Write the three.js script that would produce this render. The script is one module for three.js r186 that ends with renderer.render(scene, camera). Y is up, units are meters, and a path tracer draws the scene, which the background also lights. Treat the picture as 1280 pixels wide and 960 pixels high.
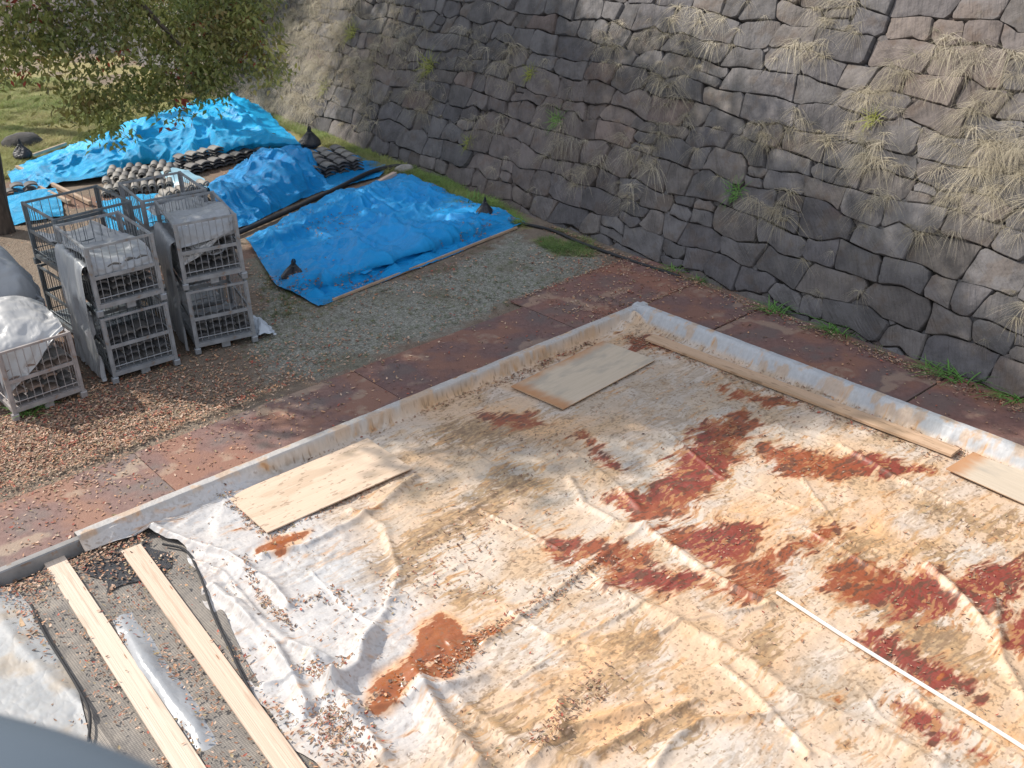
import * as THREE from 'three';
import { mergeGeometries as joinGeometries, toCreasedNormals } from 'three/addons/utils/BufferGeometryUtils.js';

// ---------------------------------------------------------------- camera, sky, sun, exposure
const scene = new THREE.Scene();
const camera = new THREE.PerspectiveCamera(39.96, 4 / 3, 0.1, 900);
camera.position.set(0, 6.3, 0);
camera.rotation.order = 'YXZ';
camera.rotation.set(-0.477, 0, -0.036);
camera.focus = 13; camera.userData.fStop = 7;
const SUN_EL = 0.73, SUN_H = [-0.906, -0.42];                    // from the left and slightly behind the yard
const sunDir = new THREE.Vector3(SUN_H[0] * Math.cos(SUN_EL), Math.sin(SUN_EL), SUN_H[1] * Math.cos(SUN_EL)).normalize();
const SKY = 0.3, SUN = 4.6, EXPOSURE = 1.22;
{
  const W = 128, H = 64, d = new Float32Array(W * H * 4);
  for (let j = 0; j < H; j++) for (let i = 0; i < W; i++) {
    const el = Math.sin(((j + 0.5) / H - 0.5) * Math.PI), k = (j * W + i) * 4;
    const t = Math.pow(1 - Math.max(0, el), 3);
    const c = el > 0 ? [1.95 + 1.75 * t, 2.15 + 1.65 * t, 2.6 + 1.3 * t] : [0.55, 0.5, 0.42];
    for (let q = 0; q < 3; q++) d[k + q] = c[q];
    d[k + 3] = 1;
  }
  const tex = new THREE.DataTexture(d, W, H, THREE.RGBAFormat, THREE.FloatType);
  tex.mapping = THREE.EquirectangularReflectionMapping; tex.magFilter = THREE.LinearFilter; tex.minFilter = THREE.LinearFilter; tex.needsUpdate = true;
  scene.background = tex; scene.environment = tex;
  scene.backgroundIntensity = SKY; scene.environmentIntensity = SKY;
}
const sun = new THREE.DirectionalLight(new THREE.Color().setRGB(1, 0.93, 0.84), SUN);
sun.position.copy(sunDir).multiplyScalar(60).add(new THREE.Vector3(0, 0, -15));
sun.target.position.set(0, 0, -15);
sun.castShadow = true;
Object.assign(sun.shadow.camera, { left: -30, right: 30, top: 30, bottom: -30, near: 1, far: 140 });
sun.shadow.mapSize.set(4096, 4096);
scene.add(sun, sun.target);
const renderer = new THREE.WebGLRenderer({ antialias: true });
renderer.toneMapping = THREE.LinearToneMapping;
renderer.toneMappingExposure = EXPOSURE;
renderer.shadowMap.enabled = true;

// ---------------------------------------------------------------- helpers
const mergeGeometries = (list) => joinGeometries(list.map((g) => (g.index ? g.toNonIndexed() : g)));
function rng(seed) { let a = seed >>> 0; return () => { a = (a + 0x6D2B79F5) >>> 0; let t = a; t = Math.imul(t ^ (t >>> 15), t | 1); t ^= t + Math.imul(t ^ (t >>> 7), t | 61); return ((t ^ (t >>> 14)) >>> 0) / 4294967296; }; }
const V3 = (x, y, z) => new THREE.Vector3(x, y, z);
const clamp = (x, a = 0, b = 1) => Math.min(b, Math.max(a, x));
const smooth = (a, b, x) => { const t = clamp((x - a) / (b - a)); return t * t * (3 - 2 * t); };
const mix = (a, b, t) => a + (b - a) * t;
const mix3 = (a, b, t) => [mix(a[0], b[0], t), mix(a[1], b[1], t), mix(a[2], b[2], t)];
function hash(i, j, s) { let h = Math.imul(i, 374761393) ^ Math.imul(j, 668265263) ^ Math.imul(s, 974634777); h = Math.imul(h ^ (h >>> 13), 1274126177); return ((h ^ (h >>> 16)) >>> 0) / 4294967296; }
const TABLE = new Float32Array(65536); for (let i = 0; i < 65536; i++) TABLE[i] = hash(i & 255, i >> 8, 99);
function vn(x, y, s = 0, px = 0, py = px) {                      // value noise, tiling when a period is given
  const i = Math.floor(x), j = Math.floor(y); let fx = x - i, fy = y - j;
  fx = fx * fx * (3 - 2 * fx); fy = fy * fy * (3 - 2 * fy);
  let i0 = i, i1 = i + 1, j0 = j, j1 = j + 1; const si = Math.imul(s, 37), sj = Math.imul(s, 91);
  if (px) { i0 = ((i0 % px) + px) % px; i1 = ((i1 % px) + px) % px; j0 = ((j0 % py) + py) % py; j1 = ((j1 % py) + py) % py; }
  i0 = (i0 + si) & 255; i1 = (i1 + si) & 255; j0 = ((j0 + sj) & 255) << 8; j1 = ((j1 + sj) & 255) << 8;
  const a = TABLE[i0 + j0], b = TABLE[i1 + j0], c = TABLE[i0 + j1], d = TABLE[i1 + j1];
  return a + (b - a) * fx + (c - a + (a - b - c + d) * fx) * fy;
}
function fbm(x, y, s, oct, px = 0, py = px) { let a = 0.5, t = 0, n = 0; for (let o = 0; o < oct; o++) { t += a * vn(x, y, s + o * 17, px, py); n += a; a *= 0.5; x *= 2; y *= 2; px *= 2; py *= 2; } return t / n; }
const ridge = (v) => 1 - Math.abs(2 * v - 1);
const enc = (v) => Math.round(255 * Math.pow(clamp(v), 1 / 2.2));
function colorTex(w, h, fn, repeat = true) {
  const d = new Uint8Array(w * h * 4);
  for (let j = 0; j < h; j++) for (let i = 0; i < w; i++) { const c = fn((i + 0.5) / w, (j + 0.5) / h), k = (j * w + i) * 4; d[k] = enc(c[0]); d[k + 1] = enc(c[1]); d[k + 2] = enc(c[2]); d[k + 3] = 255; }
  return finish(new THREE.DataTexture(d, w, h), repeat, true);
}
function greyTex(w, h, fn, repeat = true) {
  const d = new Uint8Array(w * h * 4);
  for (let j = 0; j < h; j++) for (let i = 0; i < w; i++) { const v = Math.round(255 * clamp(fn((i + 0.5) / w, (j + 0.5) / h))), k = (j * w + i) * 4; d[k] = d[k + 1] = d[k + 2] = v; d[k + 3] = 255; }
  return finish(new THREE.DataTexture(d, w, h), repeat, false);
}
function finish(t, repeat, srgb) {
  t.wrapS = t.wrapT = repeat ? THREE.RepeatWrapping : THREE.ClampToEdgeWrapping;
  t.magFilter = THREE.LinearFilter; t.minFilter = THREE.LinearMipmapLinearFilter; t.generateMipmaps = true;
  if (srgb) t.colorSpace = THREE.SRGBColorSpace;
  t.needsUpdate = true; return t;
}
const tiled = (t, metres, my = metres) => { const c = t.clone(); c.repeat.set(1 / metres, 1 / my); c.needsUpdate = true; return c; };
const mat = (rgb, rough = 0.8, extra = {}) => new THREE.MeshStandardMaterial({ color: new THREE.Color().setRGB(...rgb), roughness: rough, side: THREE.DoubleSide, ...extra });
const counts = {};
function numbered(name) { const n = counts[name] = (counts[name] ?? -1) + 1; return n ? name + '_' + String(n).padStart(3, '0') : name; }
function tag(o, label, category, group) { o.userData.label = label; o.userData.category = category; if (group) o.userData.group = group; return o; }
function shadowed(o) { o.castShadow = o.receiveShadow = true; return o; }
function part(name, geo, m, parent) { const o = shadowed(new THREE.Mesh(geo, m)); o.name = name; parent.add(o); return o; }
function thing(name, label, category, pos = [0, 0, 0], turn = 0, group) {
  const o = new THREE.Group(); o.name = numbered(name); o.position.set(...pos); o.rotation.y = turn; scene.add(o);
  return tag(o, label, category, group);
}
function single(name, geo, m, label, category, group) { const o = shadowed(new THREE.Mesh(geo, m)); o.name = numbered(name); scene.add(o); return tag(o, label, category, group); }
function structure(name, geo, m) { const o = shadowed(geo ? new THREE.Mesh(geo, m) : new THREE.Group()); o.name = numbered(name); o.userData.kind = 'structure'; scene.add(o); return o; }
function stuff(o, name, label, category) { shadowed(o); o.name = numbered(name); o.userData.kind = 'stuff'; scene.add(o); return tag(o, label, category); }
function copyOf(root, label) { const c = root.clone(); c.name = numbered(root.name.replace(/_\d+$/, '')); scene.add(c); c.userData = { ...root.userData }; if (label) c.userData.label = label; return c; }
function box(w, h, d, x = 0, y = 0, z = 0, bevel = 0.004) {       // a bevelled box centred at x, y, z with uv in metres
  const b = Math.min(bevel, w / 3, h / 3, d / 3), s = new THREE.Shape();
  s.moveTo(-w / 2 + b, -h / 2 + b); s.lineTo(w / 2 - b, -h / 2 + b); s.lineTo(w / 2 - b, h / 2 - b); s.lineTo(-w / 2 + b, h / 2 - b);
  const g = new THREE.ExtrudeGeometry(s, { depth: d - 2 * b, bevelEnabled: true, bevelSegments: 1, bevelSize: b, bevelThickness: b, steps: 1 });
  g.translate(x, y, z - d / 2 + b); return g;
}
function bar(a, b, w, h = w, bevel = 0.003) {                     // a square bar from a to b
  const d = b.clone().sub(a), L = d.length(), g = box(w, h, L, 0, 0, 0, bevel);
  g.applyMatrix4(new THREE.Matrix4().lookAt(b, a, Math.abs(d.y) > 0.9 * L ? V3(0, 0, 1) : V3(0, 1, 0)).setPosition(a.clone().add(b).multiplyScalar(0.5)));
  return g;
}
function rod(a, b, r, n = 6) { const d = b.clone().sub(a), g = new THREE.CylinderGeometry(r, r, d.length(), n); g.applyQuaternion(new THREE.Quaternion().setFromUnitVectors(V3(0, 1, 0), d.normalize())); g.translate((a.x + b.x) / 2, (a.y + b.y) / 2, (a.z + b.z) / 2); return g; }
const tube = (pts, r, n = 40, k = 7) => new THREE.TubeGeometry(new THREE.CatmullRomCurve3(pts), n, r, k);
const segDist = (px, py, ax, ay, bx, by) => { const dx = bx - ax, dy = by - ay, t = clamp(((px - ax) * dx + (py - ay) * dy) / (dx * dx + dy * dy + 1e-9)); return Math.hypot(px - ax - dx * t, py - ay - dy * t); };
function polyDist(px, py, P) { let d = 1e9; for (let i = 0; i < P.length - 1; i++) d = Math.min(d, segDist(px, py, P[i][0], P[i][1], P[i + 1][0], P[i + 1][1])); return d; }
function inside(px, py, P) { let c = false; for (let i = 0, j = P.length - 1; i < P.length; j = i++) if ((P[i][1] > py) !== (P[j][1] > py) && px < (P[j][0] - P[i][0]) * (py - P[i][1]) / (P[j][1] - P[i][1]) + P[i][0]) c = !c; return c; }
function signed(px, py, P) { const d = Math.min(polyDist(px, py, P), segDist(px, py, ...P[P.length - 1], ...P[0])); return inside(px, py, P) ? -d : d; }
function gridGeo(nu, nv, fn, uvScale = 1) {                       // a sheet from fn(u, v) -> Vector3 (or [Vector3, u, v])
  const pos = [], uv = [], idx = [];
  for (let j = 0; j <= nv; j++) for (let i = 0; i <= nu; i++) { const r = fn(i / nu, j / nv), p = r.p ?? r; pos.push(p.x, p.y, p.z); uv.push(...(r.uv ?? [i / nu * uvScale, j / nv * uvScale])); }
  for (let j = 0; j < nv; j++) for (let i = 0; i < nu; i++) { const a = j * (nu + 1) + i, b = a + 1, c = a + nu + 1, d = c + 1; idx.push(a, c, b, b, c, d); }
  const g = new THREE.BufferGeometry(); g.setAttribute('position', new THREE.Float32BufferAttribute(pos, 3)); g.setAttribute('uv', new THREE.Float32BufferAttribute(uv, 2)); g.setIndex(idx); g.computeVertexNormals(); return g;
}
function cr(p0, p1, p2, p3, t) { const f = (a, b, c, d) => 0.5 * (2 * b + (c - a) * t + (2 * a - 5 * b + 4 * c - d) * t * t + (3 * b - a - 3 * c + d) * t * t * t); return V3(f(p0.x, p1.x, p2.x, p3.x), f(p0.y, p1.y, p2.y, p3.y), f(p0.z, p1.z, p2.z, p3.z)); }
function along(P, t) { const n = P.length - 1, x = clamp(t) * n, i = Math.min(n - 1, Math.floor(x)); return cr(P[Math.max(0, i - 1)], P[i], P[i + 1], P[Math.min(n, i + 2)], x - i); }
function drape(rows, nu, nv, fold, ripple) {                      // cloth through a net of control points, folds added along its normal
  const at = (u, v) => along(rows.map((r) => along(r, u)), v);
  return gridGeo(nu, nv, (u, v) => {
    const p = at(u, v), e = 0.004, du = at(Math.min(1, u + e), v).sub(at(Math.max(0, u - e), v)), dv = at(u, Math.min(1, v + e)).sub(at(u, Math.max(0, v - e)));
    const n = dv.cross(du).normalize(); if (n.y < 0) n.negate();
    return { p: p.addScaledVector(n, fold(u, v, p)), uv: [u * (ripple ?? 3), v * (ripple ?? 3)] };
  });
}
// directions of the basin: a runs from its far corner along the left rim, b along the right rim
const C0 = [1.804, -13.966], A40 = 40 * Math.PI / 180, EU = [-Math.cos(A40), Math.sin(A40)], EV = [Math.sin(A40), Math.cos(A40)];
const bl = (a, b, y = 0) => V3(C0[0] + EU[0] * a + EV[0] * b, y, C0[1] + EU[1] * a + EV[1] * b);
const toLocal = (x, z) => [(x - C0[0]) * EU[0] + (z - C0[1]) * EU[1], (x - C0[0]) * EV[0] + (z - C0[1]) * EV[1]];
const g3 = ([x, z], y = 0) => V3(x, y, z);
const p3 = ([x, y, z]) => V3(x, y, z);

// ---------------------------------------------------------------- ground
const pebbleBump = greyTex(512, 512, (u, v) => 0.55 * fbm(u * 48, v * 48, 5, 2, 48) + 0.45 * Math.pow(vn(u * 128, v * 128, 9, 128), 2));
const LAWN = [[-15.67, -33.93], [-14.35, -34.44], [-10.42, -31.42], [-7.59, -30.22], [-7.43, -30.50], [-2.89, -23.68], [-1.18, -21.39], [0.12, -19.24], [0.32, -18.39], [-0.34, -19.10], [-2.78, -22.56], [-4.83, -25.61], [-7.14, -29.15], [-7.75, -29.94], [-9.62, -26.62], [-10.83, -25.10], [-11.00, -23.62], [-10.93, -22.49]];
const GRAVEL = [[-4.18, -17.16], [-2.90, -14.96], [-2.23, -15.64], [0.17, -18.05], [0.79, -17.65], [1.50, -16.85], [1.78, -16.52], [0.69, -15.59], [0.04, -14.84], [-0.90, -14.04], [-1.88, -13.31], [-2.58, -12.74], [-3.30, -12.56], [-3.81, -13.47]];
const PATCH = [[0.37, -17.69], [0.80, -17.81], [1.59, -17.15], [1.42, -16.71], [0.89, -16.84]];
const GX0 = -20, GZ0 = -42, GW = 32, GH = 36;
{
  const L = 256, mask = (P, soft) => { const m = new Float32Array(L * L); for (let j = 0; j < L; j++) for (let i = 0; i < L; i++) m[j * L + i] = clamp(0.5 - signed(GX0 + (i + 0.5) / L * GW, GZ0 + (j + 0.5) / L * GH, P) / (2 * soft)); return (u, v) => { const x = clamp(u * L - 0.5, 0, L - 1.01), y = clamp(v * L - 0.5, 0, L - 1.01), i = x | 0, j = y | 0, fx = x - i, fy = y - j, k = j * L + i; return mix(mix(m[k], m[k + 1], fx), mix(m[k + L], m[k + L + 1], fx), fy); }; };
  const ml = mask(LAWN, 0.7), mg = mask(GRAVEL, 0.6), mp = mask(PATCH, 0.3);
  const tex = colorTex(2048, 2048, (u, v) => {
    const x = u * GW, y = v * GH, n1 = fbm(x * 0.9, y * 0.9, 21, 4), n2 = fbm(x * 9, y * 9, 31, 3), n3 = hash(Math.floor(x * 60), Math.floor(y * 60), 4);
    let c = mix3([0.15, 0.108, 0.075], [0.24, 0.19, 0.14], n2); c = mix3(c, [0.2, 0.12, 0.085], smooth(0.5, 0.7, n1));
    const far = z2(GZ0 + y);
    c = mix3(c, [0.3, 0.26, 0.11], far * smooth(0.35, 0.6, n1));
    const gk = smooth(0.35, 0.65, mg(u, v) + (n1 - 0.5) * 1.0 + (n2 - 0.5) * 0.4);
    const gc = mix3([0.145, 0.142, 0.112], [0.38, 0.37, 0.315], Math.pow(n3, 1.4)); c = mix3(c, mix3(gc, [0.15, 0.13, 0.08], smooth(0.55, 0.75, n1) * 0.6), gk);
    const lk = smooth(0.3, 0.7, Math.max(ml(u, v), mp(u, v)) + (n2 - 0.5) * 0.6 + (n1 - 0.5) * 0.4);
    c = mix3(c, mix3([0.14, 0.16, 0.04], [0.3, 0.27, 0.1], n2), lk * 0.9);
    return mix3(c, c.map((q) => q * 0.6), smooth(0.62, 0.8, n2) * 0.6);
  }, false);
  const rough = mat([1, 1, 1], 0.95, { map: tex, bumpMap: (() => { const t = pebbleBump.clone(); t.repeat.set(GW / 1.6, GH / 1.6); t.needsUpdate = true; return t; })(), bumpScale: 0.02 });
  const g = gridGeo(160, 180, (u, v) => ({ p: V3(GX0 + u * GW, -0.005 + 0.03 * (fbm(u * GW * 0.7, v * GH * 0.7, 88, 3) - 0.55) * smooth(1.0, 0.86, v), GZ0 + v * GH), uv: [u, v] }));
  structure('ground', g, rough);
  const base = new THREE.PlaneGeometry(900, 900); base.rotateX(-Math.PI / 2); base.translate(0, -0.06, -15);
  const bt = colorTex(512, 512, (u, v) => mix3([0.12, 0.1, 0.06], [0.24, 0.2, 0.12], fbm(u * 16, v * 16, 77, 4, 16))); bt.repeat.set(90, 90);
  structure('ground_outskirts', base, mat([1, 1, 1], 0.95, { map: bt }));
}
function z2(z) { return smooth(-22, -27, z); }

// ---------------------------------------------------------------- steel road plates
const rustTex = colorTex(1024, 1024, (u, v) => {
  const n = fbm(u * 6, v * 6, 3, 5, 6), f = fbm(u * 64, v * 64, 13, 3, 64), p = smooth(0.6, 0.75, fbm(u * 9, v * 9, 43, 4, 9));
  let c = mix3([0.11, 0.056, 0.046], [0.175, 0.098, 0.08], f); c = mix3(c, [0.2, 0.095, 0.06], smooth(0.52, 0.72, n) * 0.8); c = mix3(c, [0.11, 0.085, 0.075], smooth(0.5, 0.3, n) * 0.7);
  return mix3(c, [0.28, 0.2, 0.14], p * 0.6);
});
const rustBump = greyTex(512, 512, (u, v) => fbm(u * 60, v * 60, 8, 3, 60));
const rustMat = [[1.25, 1.22, 1.22], [1.36, 1.26, 1.22], [1.15, 1.14, 1.18], [1.4, 1.52, 1.55], [1.32, 1.36, 1.38]].map((c) => mat(c, 0.82, { map: tiled(rustTex, 2.6), bumpMap: tiled(rustBump, 1), bumpScale: 0.004 }));
{
  const road = structure('road');
  const lay = (a0, a1, b0, b1, k, tilt) => {
    const g = box(a1 - a0, 0.022, b1 - b0, 0, 0, 0, 0.003), P = g.attributes.position, uv = [];
    for (let i = 0; i < P.count; i++) uv.push(P.getX(i) + k * 1.7, P.getZ(i) + k * 0.9);
    g.setAttribute('uv', new THREE.Float32BufferAttribute(uv, 2));
    const o = part('steel_plate', g, rustMat[k > 6 ? 3 : k === 6 ? 4 : k % 3], road); o.position.copy(bl((a0 + a1) / 2, (b0 + b1) / 2, 0.014 + 0.001 * (k % 4))); o.rotation.set(0, -Math.PI + A40 + tilt, 0);
  };
  lay(-1.72, -0.26, 0.99, 3.97, 0, 0); lay(-1.71, -0.25, 4.0, 7.04, 1, 0.003); lay(-1.74, -0.28, -0.32, 0.96, 2, -0.004); lay(-1.73, -0.27, 7.07, 10.1, 3, 0);
  lay(-2.0, 0.76, -1.87, -0.345, 4, 0); lay(0.775, 3.825, -1.56, -0.14, 5, -0.003); lay(3.835, 6.885, -1.55, -0.13, 6, 0.001); lay(6.895, 9.945, -1.55, -0.12, 7, 0);
  lay(9.955, 13.0, -1.54, -0.12, 8, 0);
}

// ---------------------------------------------------------------- stone wall
const WA = V3(6.2, 0, -11.17), WDIR = V3(-0.588, 0, -0.809).normalize(), WNH = V3(0.809, 0, -0.588).normalize(), SL = 62 * Math.PI / 180;
const WUP = WNH.clone().multiplyScalar(Math.cos(SL)).add(V3(0, Math.sin(SL), 0)), WN = WNH.clone().multiplyScalar(-Math.sin(SL)).add(V3(0, Math.cos(SL), 0));
const wallPoint = (s, t, d = 0) => WA.clone().addScaledVector(WDIR, s).addScaledVector(WUP, t).addScaledVector(WN, d);
const stoneTex = colorTex(1024, 1024, (u, v) => {                  // chisel lines run across the uv diagonal
  const st = fbm(u * 90 + 0.6 * fbm(u * 8, v * 8, 2, 2, 8), v * 7, 5, 3, 90, 7), n = fbm(u * 8, v * 8, 61, 5, 8), f = vn(u * 200, v * 200, 71, 200), sp = smooth(0.66, 0.74, fbm(u * 30, v * 30, 91, 3, 30));
  let k = 0.72 + 0.24 * st + 0.75 * (n - 0.5) + 0.22 * (f - 0.5); let c = [k, k * 0.99, k * 0.98];
  c = mix3(c, [0.95, 0.93, 0.85], sp * 0.5); c = mix3(c, [0.75, 0.62, 0.5], smooth(0.58, 0.75, fbm(u * 5, v * 5, 33, 4, 5)) * 0.5); return c;
});
const stoneBump = greyTex(1024, 1024, (u, v) => 0.25 * fbm(u * 70 + 0.6 * fbm(u * 8, v * 8, 2, 2, 8), v * 6, 5, 3, 70, 6) + 0.75 * fbm(u * 12, v * 12, 62, 6, 12));
const stoneMat = mat([1, 1, 1], 0.9, { map: tiled(stoneTex, 1.5), bumpMap: tiled(stoneBump, 1.5), bumpScale: 0.045, vertexColors: true });
const wallSoil = mat([0.045, 0.04, 0.032], 1);
function courses(r, s0, s1, t1, scale) {                            // rough courses of fitted blocks, small wedges where corners are chipped
  const out = [], ys = [-0.35 * scale]; while (ys[ys.length - 1] < t1 + 0.2) ys.push(ys[ys.length - 1] + (0.3 + 0.25 * r()) * scale);
  const knots = ys.map((y) => { const K = []; for (let q = s0 - 2; q < s1 + 2; q += (0.28 + 0.5 * r()) * scale) K.push([q, y + (r() - 0.5) * 0.2 * scale]); return K; });
  const line = (k, s) => { const K = knots[k]; let lo = 0, hi = K.length - 1; while (hi - lo > 1) { const c = (lo + hi) >> 1; if (K[c][0] <= s) lo = c; else hi = c; } return mix(K[lo][1], K[hi][1], clamp((s - K[lo][0]) / (K[hi][0] - K[lo][0]))); };
  const area = (P) => { let A = 0, cx = 0, cy = 0; for (let i = 0; i < P.length; i++) { const p = P[i], q = P[(i + 1) % P.length], k = p[0] * q[1] - q[0] * p[1]; A += k; cx += (p[0] + q[0]) * k; cy += (p[1] + q[1]) * k; } A /= 2; return { P, A: Math.abs(A), c: [cx / (6 * A), cy / (6 * A)] }; };
  for (let k = 0; k + 1 < ys.length; k++) {
    let s = s0 - r() * 0.6, lean = (r() - 0.5) * 0.2;
    while (s < s1) {
      const h = line(k + 1, s + 0.3) - line(k, s + 0.3), w = Math.max(0.2 * scale, (0.3 + 0.62 * Math.pow(r(), 0.8)) * scale * (0.75 + 0.6 * h / (0.45 * scale))), e = s + w, lean2 = (r() - 0.5) * 0.34 * scale, m = (a, b, t) => a + (b - a) * t;
      const split = r() < 0.2 && h > 0.36 * scale && w < 0.75 * scale ? 0.38 + 0.24 * r() : 0;
      const make = (f0, f1) => {
        const L = (f) => [s + lean * (f - 0.5), m(line(k, s + lean * (f - 0.5)), line(k + 1, s + lean * (f - 0.5)), f)], Rr = (f) => [e + lean2 * (f - 0.5), m(line(k, e + lean2 * (f - 0.5)), line(k + 1, e + lean2 * (f - 0.5)), f)];
        const mid2 = (f, x) => [x, m(line(k, x), line(k + 1, x), f)];
        const between = (f, k) => (f > 0 && f < 1 ? [m(s, e, 0.5)] : knots[k].map((q) => q[0]).filter((x) => x > s + 0.07 && x < e - 0.07)).map((x) => mid2(f, x));
        const P = [L(f0), ...between(f0, k), Rr(f0), Rr(f1), ...between(f1, k + 1).reverse(), L(f1)], N = P.length, cn = [0, between(f0, k).length + 1, between(f0, k).length + 2, N - 1];
        const Q = []; P.forEach((p, i) => {
          if (!cn.includes(i) || r() > 0.55) { Q.push(p); return; }
          const c = (0.05 + 0.16 * r() * r()) * Math.min(1, w / 0.5), d = (0.045 + 0.13 * r() * r()) * Math.min(1, w / 0.5), p0 = P[(i + N - 1) % N], p1 = P[(i + 1) % N], l0 = Math.hypot(p0[0] - p[0], p0[1] - p[1]), l1 = Math.hypot(p1[0] - p[0], p1[1] - p[1]);
          Q.push([m(p[0], p0[0], Math.min(0.45, c / l0)), m(p[1], p0[1], Math.min(0.45, c / l0))], [m(p[0], p1[0], Math.min(0.45, d / l1)), m(p[1], p1[1], Math.min(0.45, d / l1))]);
          if (c > 0.07 && r() < 0.8) { const R0 = 0.05 + 0.05 * r(), n = 4 + Math.floor(r() * 2), a0 = r() * 6, F = []; for (let q = 0; q < n; q++) F.push([p[0] + R0 * (1 + 0.5 * r()) * Math.cos(a0 + q / n * 6.283), p[1] + R0 * Math.sin(a0 + q / n * 6.283)]); out.push({ ...area(F), small: true }); }
        });
        out.push(area(Q));
      };
      if (split) { make(0, split); make(split, 1); } else make(0, 1);
      s = e; lean = lean2;
    }
  }
  return out.filter((o) => o.A > 0.004 && o.c[1] < t1 && o.c[1] > -0.3);
}
function stoneGeo(cell, r, rgb) {
  const [cx, cy] = cell.c, size = Math.sqrt(cell.A); let P = cell.P.map((p) => [p[0] - cx, p[1] - cy]);
  const cut = []; for (let i = 0; i < P.length; i++) { const p = P[i], q = P[(i + 1) % P.length], L = Math.hypot(q[0] - p[0], q[1] - p[1]), e = Math.min(0.2, (0.008 + 0.02 * r()) * Math.min(1, size * 1.8) / (L + 1e-6)); cut.push([mix(p[0], q[0], e), mix(p[1], q[1], e)]); const m = L > 0.34 ? 2 : L > 0.2 ? 1 : 0; for (let k = 1; k <= m; k++) cut.push([mix(p[0], q[0], k / (m + 1)) + (r() - 0.5) * 0.02, mix(p[1], q[1], k / (m + 1)) + (r() - 0.5) * 0.02]); cut.push([mix(p[0], q[0], 1 - e), mix(p[1], q[1], 1 - e)]); }
  P = cut; const N = P.length, gap = 0.001 + 0.005 * r() * r(), tx = (r() - 0.5) * 0.15, ty = (r() - 0.5) * 0.13 - 0.02, off = cell.small ? -0.04 - 0.04 * r() : (r() - 0.5) * 0.05, bulge = 0.004 + 0.014 * r() * size;
  const rings = [[gap, -0.2, 0], [gap, -0.024, 0.5], [gap + 0.009, -0.004, 1], [-0.74, bulge * 0.6, 1], [-0.38, bulge, 1]], pos = [], uv = [], idx = [];
  const jit = P.map(() => (r() < 0.22 ? 0.004 + r() * 0.018 : r() * 0.005)), ns = r() * 90, relief = (x, y) => 0.045 * (fbm(x * 2.6 + ns, y * 2.6 + ns, 6, 3) - 0.5) * Math.min(1, size * 1.4), ang = (r() - 0.5) * 0.7 + 0.62, ca = Math.cos(ang), sa = Math.sin(ang), uo = r() * 7, vo = r() * 7;
  const put = (x, y, d) => { pos.push(-x, y, d + off + (x * tx + y * ty)); uv.push(uo + x * ca - y * sa, vo + x * sa + y * ca); };
  rings.forEach(([k, d, e], ri) => P.forEach((p, i) => { const L = Math.hypot(...p), f = k > 0 ? Math.max(0.25, 1 - (k + jit[i] * (ri ? 1 : 0)) / L) : -k * (1 + 0.1 * (r() - 0.5)); put(p[0] * f, p[1] * f, d + (ri > 1 ? relief(p[0] * f, p[1] * f) : 0)); }));
  put(0, 0, bulge + relief(0, 0));
  for (let k = 0; k < 4; k++) for (let i = 0; i < N; i++) { const j = (i + 1) % N, a = k * N + i, b = k * N + j, c = a + N, d = b + N; idx.push(a, c, b, b, c, d); }
  for (let i = 0; i < N; i++) idx.push(4 * N + i, 5 * N, 4 * N + (i + 1) % N);
  let g = new THREE.BufferGeometry(); g.setAttribute('position', new THREE.Float32BufferAttribute(pos, 3)); g.setAttribute('uv', new THREE.Float32BufferAttribute(uv, 2)); g.setIndex(idx);
  g = toCreasedNormals(g, 0.38); const col = new Float32Array(g.attributes.position.count * 3); for (let i = 0; i < col.length; i++) col[i] = rgb[i % 3];
  g.setAttribute('color', new THREE.BufferAttribute(col, 3)); return g;
}
function buildWall(label, origin, dir, nh, [s0, s1, t1], seed, most, seen, scale = 1) {
  const r = rng(seed), up = nh.clone().multiplyScalar(Math.cos(SL)).add(V3(0, Math.sin(SL), 0)), n = nh.clone().multiplyScalar(-Math.sin(SL)).add(V3(0, Math.cos(SL), 0));
  const wall = thing('stone_wall', label, 'stone wall'); wall.position.copy(origin);
  wall.quaternion.setFromRotationMatrix(new THREE.Matrix4().makeBasis(dir.clone().negate(), up, n));
  const cells = courses(r, s0, s1, t1, scale);
  const eye = camera.position, at = (c) => origin.clone().addScaledVector(dir, c[0]).addScaledVector(up, c[1]);
  for (const c of cells) { c.rank = c.A / at(c.c).distanceToSquared(eye) * (seen(c.c) ? 1 : 0.001); }
  cells.sort((a, b) => b.rank - a.rank);
  const rest = [];
  cells.forEach((c, i) => {
    const tone = r(), f = 0.8 + 0.45 * r(), warm = vn(c.c[0] * 0.35, c.c[1] * 0.5, 12);
    let rgb = tone < 0.6 ? [0.208, 0.197, 0.197] : tone < 0.8 ? [0.23, 0.208, 0.196] : tone < 0.96 ? [0.18, 0.17, 0.176] : [0.26, 0.205, 0.185];
    rgb = mix3(rgb, [0.29, 0.228, 0.195], smooth(0.6, 0.85, warm) * 0.6).map((q) => q * f * 0.63);
    const g = stoneGeo(c, r, rgb);
    if (i < most) { const o = part('stone', g, stoneMat, wall); o.position.set(-c.c[0], c.c[1], 0); } else { g.translate(-c.c[0], c.c[1], 0); rest.push(g); }
  });
  if (rest.length) part('smaller_stones', mergeGeometries(rest), stoneMat, wall).userData.kind = 'stuff';
  const bg = new THREE.PlaneGeometry(s1 - s0 + 0.6, t1 + 0.8); bg.translate(-(s0 + s1) / 2, t1 / 2, -0.13); part('earth_backing', bg, wallSoil, wall);
  return wall;
}
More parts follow.
